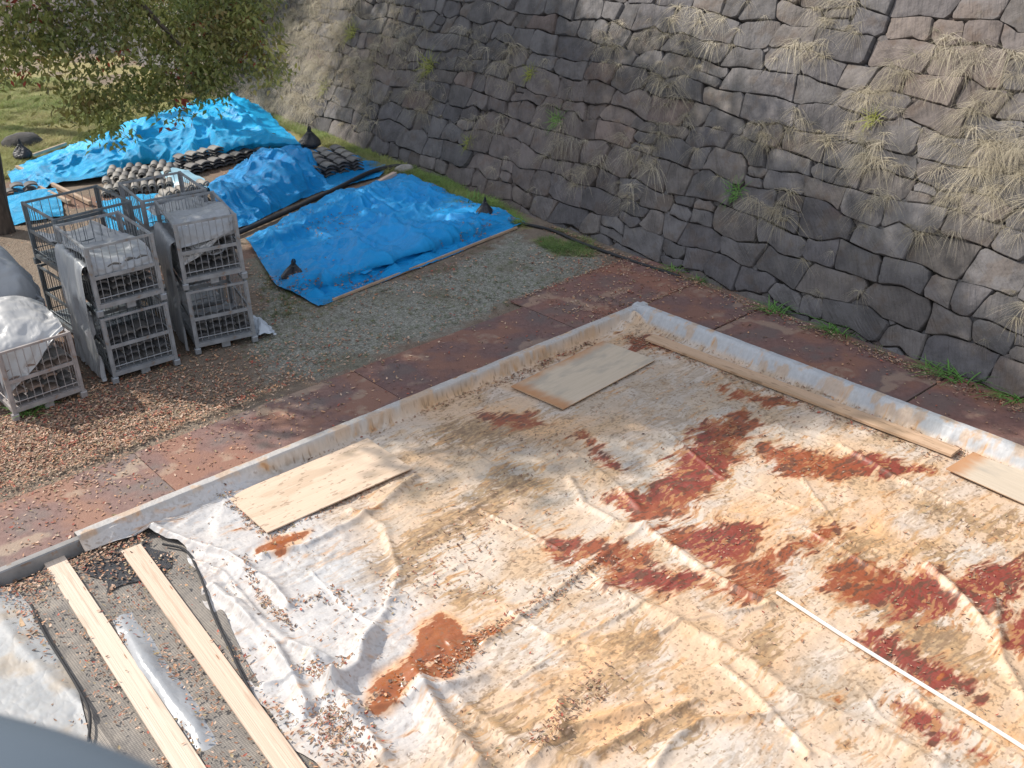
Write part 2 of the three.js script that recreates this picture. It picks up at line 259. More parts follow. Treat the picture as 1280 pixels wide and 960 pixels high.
buildWall('tall sloping castle wall of dark grey rough stones with dry grass in its joints', WA, WDIR, WNH, [-6.5, 31, 7.4], 11, 300, (c) => c[0] > -3 && c[0] < 24 && c[1] < 5.4 - c[0] * 0.06, 0.84);
buildWall('low bank of weathered pale stones far behind the hanging branches', V3(-9.5, 0.1, -36.2), V3(-0.88, 0, -0.475).normalize(), V3(0.475, 0, -0.88).normalize(), [0, 12, 2.6], 5, 80, () => true, 1.35);

// ---------------------------------------------------------------- containment basin: rims and stained plastic liner
const galv = greyTex(256, 256, (u, v) => 0.5 + 0.3 * (fbm(u * 12, v * 12, 4, 4, 12) - 0.5) + 0.2 * (vn(u * 90, v * 90, 3, 90) - 0.5));
const steelTex = colorTex(512, 512, (u, v) => { const n = fbm(u * 10, v * 10, 19, 5, 10), k = 0.8 + 0.5 * (n - 0.5), p = smooth(0.62, 0.75, fbm(u * 14, v * 14, 51, 4, 14)); return mix3([k, k, k], [0.75, 0.5, 0.34], p * 0.7); });
const rimMat = mat([0.3, 0.29, 0.28], 0.6, { map: tiled(steelTex, 1), metalness: 0.1 });
{
  const t = thing('basin_rim', 'low grey steel rim beams that frame the stained plastic basin', 'rim');
  const beam = (a0, a1, b0, b1) => { const g = box(Math.abs(a1 - a0), 0.18, Math.abs(b1 - b0), 0, 0, 0, 0.012), P = bl((a0 + a1) / 2, (b0 + b1) / 2, 0.092); g.rotateY(-Math.PI + A40); g.translate(P.x, P.y, P.z); return g; };
  part('rim_beam', beam(-0.2, 13, -0.105, -0.008), rimMat, t); part('rim_beam', beam(-0.225, -0.1, 0.0, 10.5), rimMat, t);
}
const RED = [[[1.61, 2.61], [1.00, 2.82], [1.09, 3.11], [1.68, 3.24], [1.90, 3.47], [2.52, 3.51], [2.84, 3.68], [3.23, 3.68], [3.60, 3.46], [3.54, 2.97], [3.17, 3.21], [2.83, 3.11], [2.48, 2.91], [2.06, 2.87]], [[1.47, 3.39], [1.37, 3.61], [1.09, 4.20], [0.76, 4.56], [0.64, 4.98], [1.02, 4.80], [1.14, 4.50], [1.44, 4.44], [1.80, 4.14], [1.86, 3.81]],
  [[2.97, 4.14], [2.84, 4.42], [3.07, 4.59], [3.45, 4.68], [3.61, 4.53], [3.62, 4.37], [3.64, 3.74], [3.28, 4.00]], [[1.98, 4.93], [2.45, 4.86], [3.11, 4.77], [3.55, 4.72], [3.83, 4.74], [3.82, 4.96], [3.55, 5.03], [3.02, 4.94], [2.17, 4.98]], [[3.97, 4.32], [3.83, 4.74], [3.63, 5.09], [3.80, 5.13], [3.96, 4.70]], [[4.51, 3.88], [4.19, 4.01], [3.98, 4.35], [3.96, 4.61], [4.39, 4.29], [4.61, 4.00]],
  [[4.53, 3.12], [4.12, 3.51], [3.85, 3.85], [4.13, 3.95], [4.54, 3.81], [4.42, 3.58], [4.75, 3.36]], [[3.04, 5.26], [2.64, 5.37], [2.37, 5.70], [2.75, 5.88], [3.28, 5.71]], [[2.83, 5.92], [2.32, 5.94], [2.51, 6.44], [2.77, 6.35], [3.17, 6.00]], [[2.22, 6.12], [1.49, 6.46], [1.62, 6.67], [2.46, 6.57]],
  [[3.39, 5.92], [3.40, 6.37], [3.37, 6.95], [3.49, 7.05], [3.63, 6.81], [3.61, 6.18]], [[2.79, 1.81], [2.97, 2.38], [3.06, 2.65], [3.07, 2.41]], [[2.35, 6.70], [2.21, 6.88], [2.71, 7.11], [2.77, 6.92]], [[4.03, 6.64], [3.87, 6.97], [4.00, 7.30], [4.01, 7.50], [4.19, 7.01]], [[0.46, 0.31], [0.22, 0.55], [0.42, 0.94], [0.76, 0.67]], [[0.79, 2.21], [0.57, 2.54], [0.43, 3.04], [0.67, 2.86]],
  [[3.37, 0.57], [2.94, 0.98], [2.87, 1.33], [3.34, 1.14]]];
const WET = [[[7.19, 3.80], [7.02, 3.66], [6.88, 3.56], [6.66, 3.52], [6.44, 3.48], [6.34, 3.46], [6.33, 3.34], [6.21, 3.29], [6.05, 3.28], [6.00, 3.48], [6.00, 3.64], [5.87, 3.75], [5.59, 3.73], [6.04, 3.83], [6.28, 3.85], [6.48, 4.01], [6.52, 3.90], [6.53, 3.78], [6.69, 3.81], [6.94, 3.88], [7.12, 3.89]], [[6.77, 1.25], [6.56, 1.19], [6.28, 1.27], [6.64, 1.44]]];
const BROWN = [[[5.86, 5.47], [5.55, 5.53], [5.30, 5.64], [5.54, 5.77], [5.91, 5.69]], [[6.52, 4.34], [6.38, 4.42], [6.36, 4.74], [6.16, 4.91], [6.33, 4.94], [6.54, 4.86]], [[5.99, 4.89], [5.49, 4.85], [5.13, 4.88], [5.30, 5.03], [5.78, 4.96]], [[1.30, 5.27], [1.11, 5.56], [1.16, 5.82], [1.07, 6.01], [0.74, 5.95], [0.80, 6.09], [1.30, 6.08], [1.34, 5.95], [1.37, 5.66], [1.40, 5.46]], [[1.96, 5.65], [1.85, 5.92], [2.02, 5.94], [2.13, 5.75]], [[4.27, 5.31], [4.03, 5.39], [4.17, 5.62], [4.41, 5.59]],
  [[6.29, 5.02], [6.09, 5.09], [6.20, 5.37], [6.43, 5.27]], [[6.44, 1.68], [6.32, 1.79], [6.45, 1.92], [6.53, 1.80]], [[6.50, 2.22], [5.72, 2.17], [4.94, 1.95], [3.93, 1.82], [3.72, 2.25], [4.78, 2.30], [5.68, 2.39], [6.26, 2.53]], [[2.04, 4.71], [2.35, 5.54], [2.91, 6.58], [3.26, 7.05], [3.43, 6.50], [3.24, 5.68]], [[6.20, 1.90], [5.60, 2.29], [5.72, 2.70], [6.46, 2.43]], [[5.79, 3.05], [5.50, 3.17], [5.46, 3.36], [5.82, 3.27]], [[2.64, 3.28], [2.14, 3.31], [2.14, 3.54], [2.70, 3.66]], [[5.14, 4.50], [4.85, 4.62], [4.97, 4.87], [5.23, 4.69]], [[3.91, 0.32], [2.66, 1.26], [3.13, 1.48], [4.12, 0.90]]];
const ORANGE = [[[5.83, 3.25], [5.41, 3.38], [5.41, 3.52], [5.72, 3.74], [5.99, 3.60]], [[5.44, 4.21], [4.83, 4.50], [5.00, 5.04], [5.59, 5.13], [5.96, 4.67]], [[2.28, 4.48], [1.82, 5.12], [1.85, 5.84], [2.63, 5.28]], [[3.12, 3.68], [2.65, 4.05], [2.60, 4.57], [3.08, 4.67]], [[4.38, 5.49], [4.21, 5.78], [4.40, 5.87], [4.53, 5.68]], [[3.77, 7.11], [3.37, 7.43], [3.76, 7.62], [3.95, 7.34]], [[3.24, 0.41], [2.38, 1.53], [3.05, 1.94], [3.59, 1.42]], [[-0.28, 3.14], [-0.33, 3.89], [-0.13, 4.64], [0.05, 4.33], [-0.08, 3.50]], [[-0.01, 4.90], [0.00, 5.82], [-0.39, 5.63], [-0.33, 5.01]], [[6.38, 4.64], [5.27, 5.19], [5.16, 5.77], [6.17, 5.51]], [[6.69, 3.05], [5.83, 3.10], [5.54, 3.21], [6.07, 3.63], [6.56, 3.59]]];
const GREY = [[[1.92, 0.47], [0.65, 0.71], [0.47, 2.22], [0.66, 3.21], [1.58, 2.85], [2.38, 1.80], [2.80, 1.12]], [[4.12, 0.90], [2.93, 1.54], [3.04, 2.44], [4.08, 2.76], [4.50, 1.95]], [[5.96, 1.37], [4.90, 1.34], [4.94, 1.95], [5.89, 2.01]], [[6.61, 1.51], [5.95, 1.95], [6.20, 2.59], [6.66, 2.47]], [[4.59, 5.56], [4.02, 5.96], [4.24, 6.63], [4.55, 6.10]], [[4.69, 2.18], [3.87, 2.54], [4.16, 3.09], [4.91, 2.95]], [[6.76, 4.29], [6.55, 4.84], [6.88, 4.85], [7.15, 4.60]]];
const SA0 = -0.3, SB0 = -0.3, SAW = 8.8, SBW = 8.4, SL2 = 440;
function stainField(polys, soft) {
  const m = new Float32Array(SL2 * SL2);
  for (const P of polys) {
    let x0 = 1e9, x1 = -1e9, y0 = 1e9, y1 = -1e9; for (const [a, b] of P) { x0 = Math.min(x0, a); x1 = Math.max(x1, a); y0 = Math.min(y0, b); y1 = Math.max(y1, b); }
    const i0 = Math.max(0, Math.floor((x0 - soft - SA0) / SAW * SL2)), i1 = Math.min(SL2 - 1, Math.ceil((x1 + soft - SA0) / SAW * SL2)), j0 = Math.max(0, Math.floor((y0 - soft - SB0) / SBW * SL2)), j1 = Math.min(SL2 - 1, Math.ceil((y1 + soft - SB0) / SBW * SL2));
    for (let j = j0; j <= j1; j++) for (let i = i0; i <= i1; i++) { const d = signed(SA0 + (i + 0.5) / SL2 * SAW, SB0 + (j + 0.5) / SL2 * SBW, P), k = j * SL2 + i; m[k] = Math.max(m[k], clamp(0.5 - d / (2 * soft))); }
  }
  return (a, b) => { const x = clamp((a - SA0) / SAW * SL2 - 0.5, 0, SL2 - 1.01), y = clamp((b - SB0) / SBW * SL2 - 0.5, 0, SL2 - 1.01), i = x | 0, j = y | 0, fx = x - i, fy = y - j, k = j * SL2 + i; return mix(mix(m[k], m[k + 1], fx), mix(m[k + SL2], m[k + SL2 + 1], fx), fy); };
}
const fRed = stainField(RED, 0.24), fWet = stainField(WET, 0.13), fBrown = stainField(BROWN, 0.28), fOrange = stainField(ORANGE, 0.35), fGrey = stainField(GREY, 0.5);
const FOLDS = [[0.07, 0.05, [[7.41, 0.15], [7.25, 0.57], [7.03, 1.15], [6.96, 1.81], [7.00, 2.22]]], [0.09, 0.055, [[7.38, 1.45], [7.38, 2.11], [7.38, 2.62], [7.45, 3.03], [7.56, 3.45]]], [0.02, 0.02, [[6.63, 2.77], [6.08, 2.80], [5.44, 2.79]]], [0.03, 0.03, [[5.98, 3.82], [5.24, 3.75], [4.03, 3.61], [3.73, 3.58]]], [0.05, 0.05, [[6.20, 5.04], [5.81, 5.17], [5.53, 5.29]]],
  [0.05, 0.045, [[6.20, 5.37], [5.72, 5.43], [5.17, 5.53]]], [0.1, 0.09, [[7.27, 3.40], [6.98, 3.36], [6.68, 3.06]]], [0.12, 0.09, [[6.68, 3.75], [6.77, 4.04], [6.86, 4.43], [6.88, 4.85]]], [0.045, 0.04, [[3.67, 3.55], [3.74, 4.12], [3.80, 4.63], [3.74, 5.19]]], [0.05, 0.07, [[4.66, 3.95], [4.53, 4.74], [4.49, 5.53], [4.56, 6.05], [4.40, 6.68], [4.36, 7.18]]], [0.04, 0.04, [[4.70, 5.40], [4.75, 5.76], [4.97, 6.47]]],
  [0.06, 0.05, [[2.23, 5.89], [2.42, 6.33], [2.71, 6.77]]], [0.05, 0.045, [[2.23, 6.51], [2.95, 6.97], [3.25, 7.31]]], [0.04, 0.05, [[3.58, 2.38], [3.84, 2.87], [3.80, 3.43], [3.58, 3.68]]], [0.02, 0.02, [[1.00, 4.90], [0.04, 4.85], [-0.27, 4.85]]], [0.06, 0.05, [[6.79, 1.35], [6.42, 1.51], [5.49, 1.42], [4.81, 1.20]]], [0.04, 0.05, [[5.68, 1.24], [5.60, 1.72], [5.95, 2.49], [6.64, 3.10], [7.23, 3.36]]],
  [0.035, 0.04, [[3.82, 6.66], [3.91, 6.99], [3.87, 7.36], [3.84, 7.65]]], [0.07, 0.06, [[7.22, 2.97], [7.28, 3.57], [7.38, 4.29]]], [0.03, 0.035, [[5.54, 3.68], [5.50, 4.17], [5.28, 4.65]]], [0.05, 0.06, [[6.59, 4.08], [6.55, 4.84], [6.34, 5.35]]], [0.03, 0.04, [[3.18, 1.81], [3.27, 2.68], [3.48, 3.34]]], [0.045, 0.05, [[7.33, 3.76], [6.84, 3.97], [6.28, 4.12]]], [0.05, 0.04, [[5.90, 5.76], [5.63, 5.68], [5.29, 5.71], [4.88, 6.03]]],
  [0.03, 0.03, [[3.00, 3.80], [2.52, 4.65], [2.62, 5.62]]], [0.05, 0.05, [[6.61, 5.10], [6.27, 5.09], [5.98, 4.78]]], [0.035, 0.035, [[0.89, 4.03], [1.03, 4.83], [1.11, 5.60]]], [0.06, 0.05, [[7.32, 1.85], [7.27, 2.65], [7.12, 3.07]]],
  [0.022, 0.014, [[5.91, 2.17], [5.12, 2.18], [3.97, 2.01], [3.05, 1.94]]], [0.02, 0.014, [[5.18, 1.71], [4.69, 2.18], [4.56, 3.27], [4.62, 3.99]]], [0.024, 0.016, [[2.05, 2.40], [2.39, 3.52], [2.28, 4.48], [1.77, 5.36]]], [0.02, 0.014, [[1.77, 4.12], [2.40, 5.13], [2.23, 5.89]]], [0.022, 0.015, [[5.18, 4.74], [4.51, 4.79], [3.77, 5.19]]], [0.026, 0.018, [[6.14, 4.37], [5.34, 4.31], [4.61, 4.40], [3.99, 4.34]]], [0.022, 0.015, [[3.95, 6.15], [4.24, 6.63], [4.24, 7.18]]], [0.02, 0.014, [[0.44, 1.93], [1.04, 3.37], [0.95, 3.97]]], [0.02, 0.015, [[3.99, 1.03], [4.04, 1.94], [3.62, 2.43]]], [0.024, 0.016, [[7.06, 4.69], [6.57, 4.47], [5.90, 4.60]]], [0.022, 0.014, [[5.21, 5.49], [4.97, 5.94], [4.86, 6.61]]], [0.03, 0.02, [[7.38, 0.79], [7.20, 1.31], [7.27, 2.21]]], [0.028, 0.018, [[7.68, 2.95], [7.38, 3.10], [7.18, 3.54]]], [0.026, 0.018, [[6.57, 1.90], [6.61, 2.53], [6.58, 3.01]]]].map(([h, w, p]) => ({ h, w, p }));
const cleanZone = (a, b) => smooth(0.85, 0.15, segDist(a, b, 7.0, 0.5, 7.1, 3.4) - 0.5 + 0.5 * (fbm(a * 2, b * 2, 55, 3) - 0.5));   // newer, unstained end of the liner
function wrinkle(a, b) {
  const n = fbm(a * 1.1 + 3, b * 1.6, 41, 3), w = 0.02 * (ridge(fbm(a * 2.1 + 2 * n, b * 1.2, 42, 2)) - 0.5) + 0.012 * (ridge(fbm(a * 4 + n * 3, b * 6, 43, 2)) - 0.5) + 0.004 * (ridge(fbm(a * 12, b * 9, 47, 2)) - 0.5);
  return w * (1 + 1.3 * cleanZone(a, b));
}
function floorHeight(a, b) {
  let h = 0.02 + wrinkle(a, b); for (const F of FOLDS) { const d = polyDist(a, b, F.p) + 0.03 * (fbm(a * 5, b * 5, 29, 2) - 0.5); if (d < F.w * 3) h += F.h * Math.exp(-Math.pow(Math.abs(d) / F.w, 1.6)) * (0.75 + 0.5 * fbm(a * 3, b * 3, 66, 2)); }
  return Math.max(0.006, h);
}
const prof = (P, x) => { for (let i = 0; i < P.length - 1; i++) if (x <= P[i + 1][0]) return mix(P[i][1], P[i + 1][1], clamp((x - P[i][0]) / (P[i + 1][0] - P[i][0]))); return P[P.length - 1][1]; };
const PA = [[-0.29, 0.04], [-0.275, 0.14], [-0.25, 0.185], [-0.2, 0.21], [-0.13, 0.208], [-0.075, 0.182], [-0.035, 0.135], [0.0, 0.075], [0.035, 0.03], [0.08, 0.008], [0.13, 0]];
const PB = [[-0.135, 0.05], [-0.128, 0.17], [-0.105, 0.2], [-0.015, 0.196], [0.0, 0.17], [0.016, 0.05], [0.035, 0.012], [0.07, 0]];
const sheetY = (a, b) => {
  const ra = prof(PA, a + 0.012 * (fbm(b * 4, a * 3, 15, 3) - 0.5)), rb = prof(PB, (b > 0 ? b / (1 + 5.5 * smooth(5.6, 6.9, a)) : b) + 0.01 * (fbm(a * 4, b * 3, 16, 3) - 0.5));
  const rim = Math.max(ra, rb) * 1.14, corner = 0.15 * Math.exp(-Math.pow(Math.max(a, 0) / 0.42 + Math.max(b, 0) / 0.26, 2)) * (1 + 0.35 * Math.sin(a * 26 + b * 9)) * (a > -0.1 && b > -0.02 ? 1 : 0);
  return Math.max(rim, corner, 0) + floorHeight(a, b) * smooth(0.19, 0.02, rim) + 0.006 * (ridge(fbm(a * 5, b * 5, 81, 3)) - 0.4) * smooth(0.03, 0.15, rim);
};
const EDGE = [[-0.4, 8.1], [0.1, 8.09], [0.16, 7.45], [0.69, 7.29], [1.71, 7.56], [2.72, 7.78], [3.42, 7.83], [12, 7.85]];
const aMax = (b) => prof(EDGE, b) + 0.03 * Math.sin(b * 9) * smooth(0.2, 0.5, b);
const linerTex = colorTex(2048, 2048, (u, v) => {
  const a = SA0 + u * SAW, b = SB0 + v * SBW, wx = a + 0.16 * (fbm(a * 2.4, b * 2.4, 7, 3) - 0.5), wy = b + 0.16 * (fbm(a * 2.4 + 9, b * 2.4, 8, 3) - 0.5);
  const s1 = fbm(wx * 2.8, wy * 17, 1, 5), s2 = fbm(wx * 13, wy * 44, 2, 3), n1 = fbm(wx * 0.9, wy * 1.1, 23, 4), n2 = fbm(a * 6, b * 7, 24, 4), f = fbm(a * 46, b * 80, 25, 2), edge = 1.25 * (s1 - 0.5) + 0.85 * (s2 - 0.5) + 0.7 * (n2 - 0.5);
  const clean = cleanZone(a, b), onRim = Math.max(smooth(0.05, -0.02, a), smooth(0.02, -0.01, b)), n3 = fbm(wx * 1.7, wy * 2.6, 53, 4), n4 = fbm(wx * 2.2, wy * 3.8, 57, 5);
  let c = mix3([0.585, 0.49, 0.395], [0.61, 0.43, 0.28], smooth(0.34, 0.6, n1)); c = mix3(c, [0.58, 0.535, 0.485], smooth(0.5, 0.68, n3) * 0.5);
  c = mix3(c, [0.52, 0.34, 0.18], smooth(0.52, 0.68, n4) * 0.6);
  c = mix3(c, [0.66, 0.38, 0.17], smooth(0.25, 0.8, fOrange(wx, wy) + edge * 0.5) * 0.75);
  c = mix3(c, [0.36, 0.32, 0.265], smooth(0.2, 0.8, fGrey(wx, wy) + edge * 0.7) * 0.5);
  const dirt = smooth(0.505, 0.64, 0.5 * s1 + 0.5 * s2 + 0.5 * (n3 - 0.5) + 0.1 * fBrown(wx, wy)); c = mix3(c, mix3([0.25, 0.165, 0.095], [0.42, 0.31, 0.2], f), dirt * 0.5 * (1 - 0.7 * clean));
  c = mix3(c, [0.5, 0.5, 0.5], clean * 0.82);
  c = mix3(c, mix3(a < 0.1 ? [0.45, 0.47, 0.485] : [0.45, 0.43, 0.405], [0.5, 0.33, 0.19], smooth(0.47, 0.62, n2 + (a < 0.05 ? 0.12 * (smooth(1.2, 3, b) - 0.62) : -0.04)) * 0.65), onRim * 0.92);
  const br = smooth(0.33, 0.6, fBrown(wx, wy) + edge * 0.95) * (1 - 0.7 * clean); c = mix3(c, mix3([0.19, 0.105, 0.042], [0.4, 0.26, 0.13], smooth(0.35, 0.65, s2)), br * 0.8);
  const red = fRed(wx, wy) * (1 - onRim), halo = smooth(0.1, 0.6, red + edge * 0.8); c = mix3(c, [0.6, 0.31, 0.12], halo * 0.6);
  const rd = smooth(0.3, 0.56, red + edge * 0.62), crim = smooth(0.46, 0.6, fbm(a * 0.8, b * 0.8, 73, 2) + (b > 4 ? 0.06 : -0.06));
  c = mix3(c, mix3(mix3([0.25, 0.05, 0.011], [0.2, 0.019, 0.012], crim), mix3([0.38, 0.17, 0.065], [0.09, 0.028, 0.014], smooth(0.47, 0.53, n2)), smooth(0.5, 0.62, s2) * 0.9), rd * 0.93);
  const wh = smooth(0.1, 0.5, fWet(wx, wy) + (n2 - 0.5) * 0.3); c = mix3(c, [0.64, 0.34, 0.14], wh * 0.7);
  const wt = smooth(0.44, 0.56, fWet(wx, wy) + (n2 - 0.5) * 1.0 + (s1 - 0.5) * 0.7 + (f - 0.5) * 0.12); c = mix3(c, mix3([0.25, 0.055, 0.012], [0.32, 0.095, 0.02], n2), wt * 0.95);
  const sp = smooth(0.66, 0.74, fbm(a * 34, b * 44, 26, 2) + 0.35 * (n4 - 0.55) + 0.08 * fBrown(wx, wy)) * (1 - 0.6 * clean) * (1 - rd) * (1 - onRim); c = mix3(c, mix3([0.14, 0.085, 0.045], [0.28, 0.18, 0.1], n2), sp * 0.6);
  const k = 0.96 + 0.16 * (f - 0.5) + 0.22 * (s1 - 0.5) * (1 - clean); return c.map((q) => q * k);
}, false);
const linerRough = greyTex(1024, 1024, (u, v) => { const a = SA0 + u * SAW, b = SB0 + v * SBW; return 0.55 + 0.2 * (fbm(a * 8, b * 8, 24, 2) - 0.5) - 0.28 * smooth(0.4, 0.6, fWet(a, b)) - 0.12 * fRed(a, b); }, false);
const filmBump = greyTex(512, 512, (u, v) => 0.6 * ridge(fbm(u * 7, v * 7, 5, 3, 7)) + 0.4 * ridge(fbm(u * 19, v * 13, 6, 3, 19, 13)));
const linerMat = mat([1, 1, 1], 1, { map: linerTex, roughnessMap: linerRough, bumpMap: (() => { const t = filmBump.clone(); t.repeat.set(7, 7); t.needsUpdate = true; return t; })(), bumpScale: 0.012 });
const stretch = (P, x, n, far) => (x < n ? mix(P[0][0], 0.13, x / n) : mix(0.13, far, (x - n) / (1 - n)));
const linerGeo = gridGeo(520, 500, (u, v) => { const b = stretch(PB, v, 0.07, 8.0), a = stretch(PA, u, 0.09, aMax(b)); return { p: bl(a, b, sheetY(a, b)), uv: [(a - SA0) / SAW, (b - SB0) / SBW] }; });
single('plastic_liner', linerGeo, linerMat, 'large whitish plastic liner sheet in the basin, stained rust red and orange', 'plastic sheet');

// matting and a second sheet at the near left end of the basin
const netTex = colorTex(512, 512, (u, v) => { const g = Math.max(Math.pow(Math.abs(Math.sin(u * Math.PI * 48)), 6), Math.pow(Math.abs(Math.sin(v * Math.PI * 48)), 6)), n = fbm(u * 6, v * 6, 9, 4, 6); return mix3(mix3([0.17, 0.155, 0.14], [0.4, 0.35, 0.29], n), [0.05, 0.05, 0.05], g * 0.6); });
const matY = (a, b) => 0.012 + 0.02 * fbm(a * 2.4, b * 1.4, 91, 3) + 0.05 * Math.pow(ridge(fbm(a * 1.7 + 0.3, b * 0.4, 92, 2)), 8) + 0.004 * fbm(a * 14, b * 14, 93, 2);
{
  const lo = (b) => prof([[0, 7.4], [0.3, 7.28], [0.69, 7.2], [1.71, 7.45], [2.72, 7.68], [3.42, 7.75], [8, 7.8]], b);
  const g = gridGeo(150, 220, (u, v) => { const b = 0.03 + v * 6.5, a = mix(lo(b), 9.5 + 0.06 * Math.sin(b * 5), u); return { p: bl(a, b, matY(a, b) - 0.004), uv: [a, b] }; });
  single('mesh_matting', g, mat([1, 1, 1], 0.85, { map: tiled(netTex, 1), bumpMap: tiled(filmBump, 0.8), bumpScale: 0.01 }), 'grey black woven mesh matting under the two pale planks', 'matting');
  const cl = [[8.79, 0.60], [8.82, 1.06], [8.87, 1.95], [9.02, 2.61]], lo2 = (b) => prof(cl.map((q) => [q[1], q[0]]), b) ;
  const dirt = colorTex(512, 512, (u, v) => { const n = fbm(u * 5, v * 5, 17, 5, 5), f = vn(u * 60, v * 60, 3, 60); return mix3(mix3([0.27, 0.29, 0.305], [0.42, 0.42, 0.41], n), [0.34, 0.26, 0.17], smooth(0.55, 0.72, n) * 0.5 + 0.15 * f); });
  const g2 = gridGeo(120, 160, (u, v) => { const b = 0.1 + v * 5, a = mix(lo2(b), 12.4, u); return { p: bl(a, b, matY(a, b) + 0.012 + 0.05 * ridge(fbm(a * 1.3, b * 2.2, 5, 3)) * smooth(0, 0.1, u)), uv: [a, b] }; });
  single('grey_liner', g2, mat([1, 1, 1], 0.6, { map: tiled(dirt, 2), bumpMap: tiled(filmBump, 2), bumpScale: 0.02 }), 'wrinkled pale grey sheet at the near left end beside the mesh matting', 'plastic sheet');
  const fold = (P, w, y) => gridGeo(14, 60, (u, v) => { const x = v * (P.length - 1), i = Math.min(P.length - 2, Math.floor(x)), t = x - i, a = mix(P[i][0], P[i + 1][0], t), b = mix(P[i][1], P[i + 1][1], t), s = (u - 0.5) * 2, k = w * (0.7 + 0.6 * fbm(v * 5, 1, 4, 2)); return { p: bl(a + s * k, b, 0.02 + y * Math.pow(Math.cos(s * 1.5), 2) * Math.sin(Math.PI * Math.min(1, v * 1.2 + 0.1)) * (0.6 + 0.8 * fbm(v * 9, u * 3, 3, 2))), uv: [a + s * k, b] }; });
  const film = mat([0.33, 0.34, 0.35], 0.32, { bumpMap: tiled(filmBump, 2.2), bumpScale: 0.02 });
  single('plastic_film', fold([[8.22, 1.24], [8.32, 2.08], [8.34, 2.83], [8.36, 3.49], [8.40, 3.76]], 0.16, 0.09), film, 'silvery plastic film bunched in a long fold between the two pale planks', 'plastic sheet');
  const black = mat([0.022, 0.024, 0.03], 0.7, { bumpMap: tiled(filmBump, 0.3), bumpScale: 0.01 });
  single('black_fabric', gridGeo(24, 24, (u, v) => { const a = mix(7.5, 8.15, u) + 0.05 * Math.sin(v * 7), b = mix(0.25, 0.85, v) + 0.06 * Math.sin(u * 6); return bl(a, b, matY(a, b) + 0.012); }), black, 'scrap of black fabric between the far ends of the two pale planks', 'fabric');
  const cord = mat([0.02, 0.02, 0.022], 0.8), run = (P, y) => tube(P.map((q) => bl(q[0], q[1], matY(q[0], q[1]) + y)), 0.013, 60, 6);
  single('black_rope', run([[8.78, 0.56], [8.83, 1.05], [8.85, 1.57], [8.87, 1.95], [8.92, 2.36], [9.03, 2.60]], 0.04), cord, 'black cord edge of the grey sheet at the near left corner', 'rope');
  single('black_rope', run([[7.44, 0.46], [7.32, 0.70], [7.39, 1.17], [7.58, 1.85], [7.71, 2.45], [7.77, 2.76], [7.86, 3.27]], 0.03), cord, 'black cord along the edge of the white liner beside the right hand plank', 'rope');
}
// ---------------------------------------------------------------- boards
const woodTex = colorTex(1024, 1024, (u, v) => { const w = fbm(u * 3, v * 6, 3, 3, 3, 6), g = fbm(u * 4 + w, v * 70 + 3 * w, 6, 3, 4, 70), s = smooth(0.6, 0.75, fbm(u * 9, v * 14, 7, 4, 9, 14)); let c = mix3([0.58, 0.465, 0.37], [0.68, 0.58, 0.48], g); c = mix3(c, [0.44, 0.35, 0.26], s * 0.5); const kx = u * 7 % 1 - 0.5, ky = (v * 5 + 0.37 * Math.floor(u * 7)) % 1 - 0.5, kn = hash(Math.floor(u * 7), Math.floor(v * 5 + 0.37 * Math.floor(u * 7)), 3); if (kn > 0.72) c = mix3(c, [0.3, 0.17, 0.09], smooth(0.12, 0.05, Math.hypot(kx * 1.2, ky * 2))); return c; });
const plyTex = colorTex(1024, 1024, (u, v) => { const w = fbm(u * 2, v * 4, 13, 4, 2, 4), g = fbm(u * 3 + w, v * 40 + 4 * w, 16, 4, 3, 40), s = smooth(0.52, 0.75, fbm(u * 5, v * 7, 27, 5, 5, 7)), d = smooth(0.68, 0.76, fbm(u * 26, v * 30, 28, 3, 26, 30)); let c = mix3([0.58, 0.435, 0.315], [0.64, 0.5, 0.375], g); c = mix3(c, [0.42, 0.31, 0.2], s * 0.45); return mix3(c, [0.2, 0.13, 0.08], d * 0.5); });
const greyPly = colorTex(1024, 1024, (u, v) => { const w = fbm(u * 2, v * 4, 33, 4, 2, 4), g = fbm(u * 3 + w, v * 40 + 4 * w, 36, 4, 3, 40), s = smooth(0.45, 0.75, fbm(u * 5, v * 6, 37, 5, 5, 6)), e = smooth(0.16, 0.02, Math.min(u, v * 0.6 + 0.05) + 0.12 * (fbm(u * 8, v * 8, 38, 3, 8) - 0.5)); let c = mix3([0.5, 0.41, 0.3], [0.58, 0.48, 0.36], g); c = mix3(c, [0.34, 0.3, 0.245], s * 0.6); return mix3(c, [0.45, 0.2, 0.07], e * 0.85); });
const woodBump = greyTex(512, 512, (u, v) => fbm(u * 6, v * 90, 5, 3, 6, 90));
function board(name, label, L, W, T, from, to, y0, y1, m, category = 'board') {      // lies with its length from one ground point to the other
  const g = box(L, T, W, 0, 0, 0, 0.002), P = g.attributes.position, uv = []; for (let i = 0; i < P.count; i++) uv.push(P.getX(i) / L + 0.5, P.getZ(i) / W + 0.5);
  g.setAttribute('uv', new THREE.Float32BufferAttribute(uv, 2)); const o = single(name, g, m, label, category);
  const A = g3(from, y0), B = g3(to, y1), d = B.clone().sub(A).normalize(); o.quaternion.setFromRotationMatrix(new THREE.Matrix4().makeBasis(d, V3(0, 1, 0).addScaledVector(d, -d.y).normalize(), d.clone().cross(V3(0, 1, 0)).normalize()));
  o.position.copy(A).add(B).multiplyScalar(0.5).add(V3(0, T / 2, 0)); return o;
}
const strip = (t, ry) => { const c = t.clone(); c.repeat.set(1, ry); c.needsUpdate = true; return c; };
const plankMat = mat([1, 0.98, 0.95], 0.8, { map: strip(woodTex, 0.35), bumpMap: strip(woodBump, 0.3), bumpScale: 0.004 });
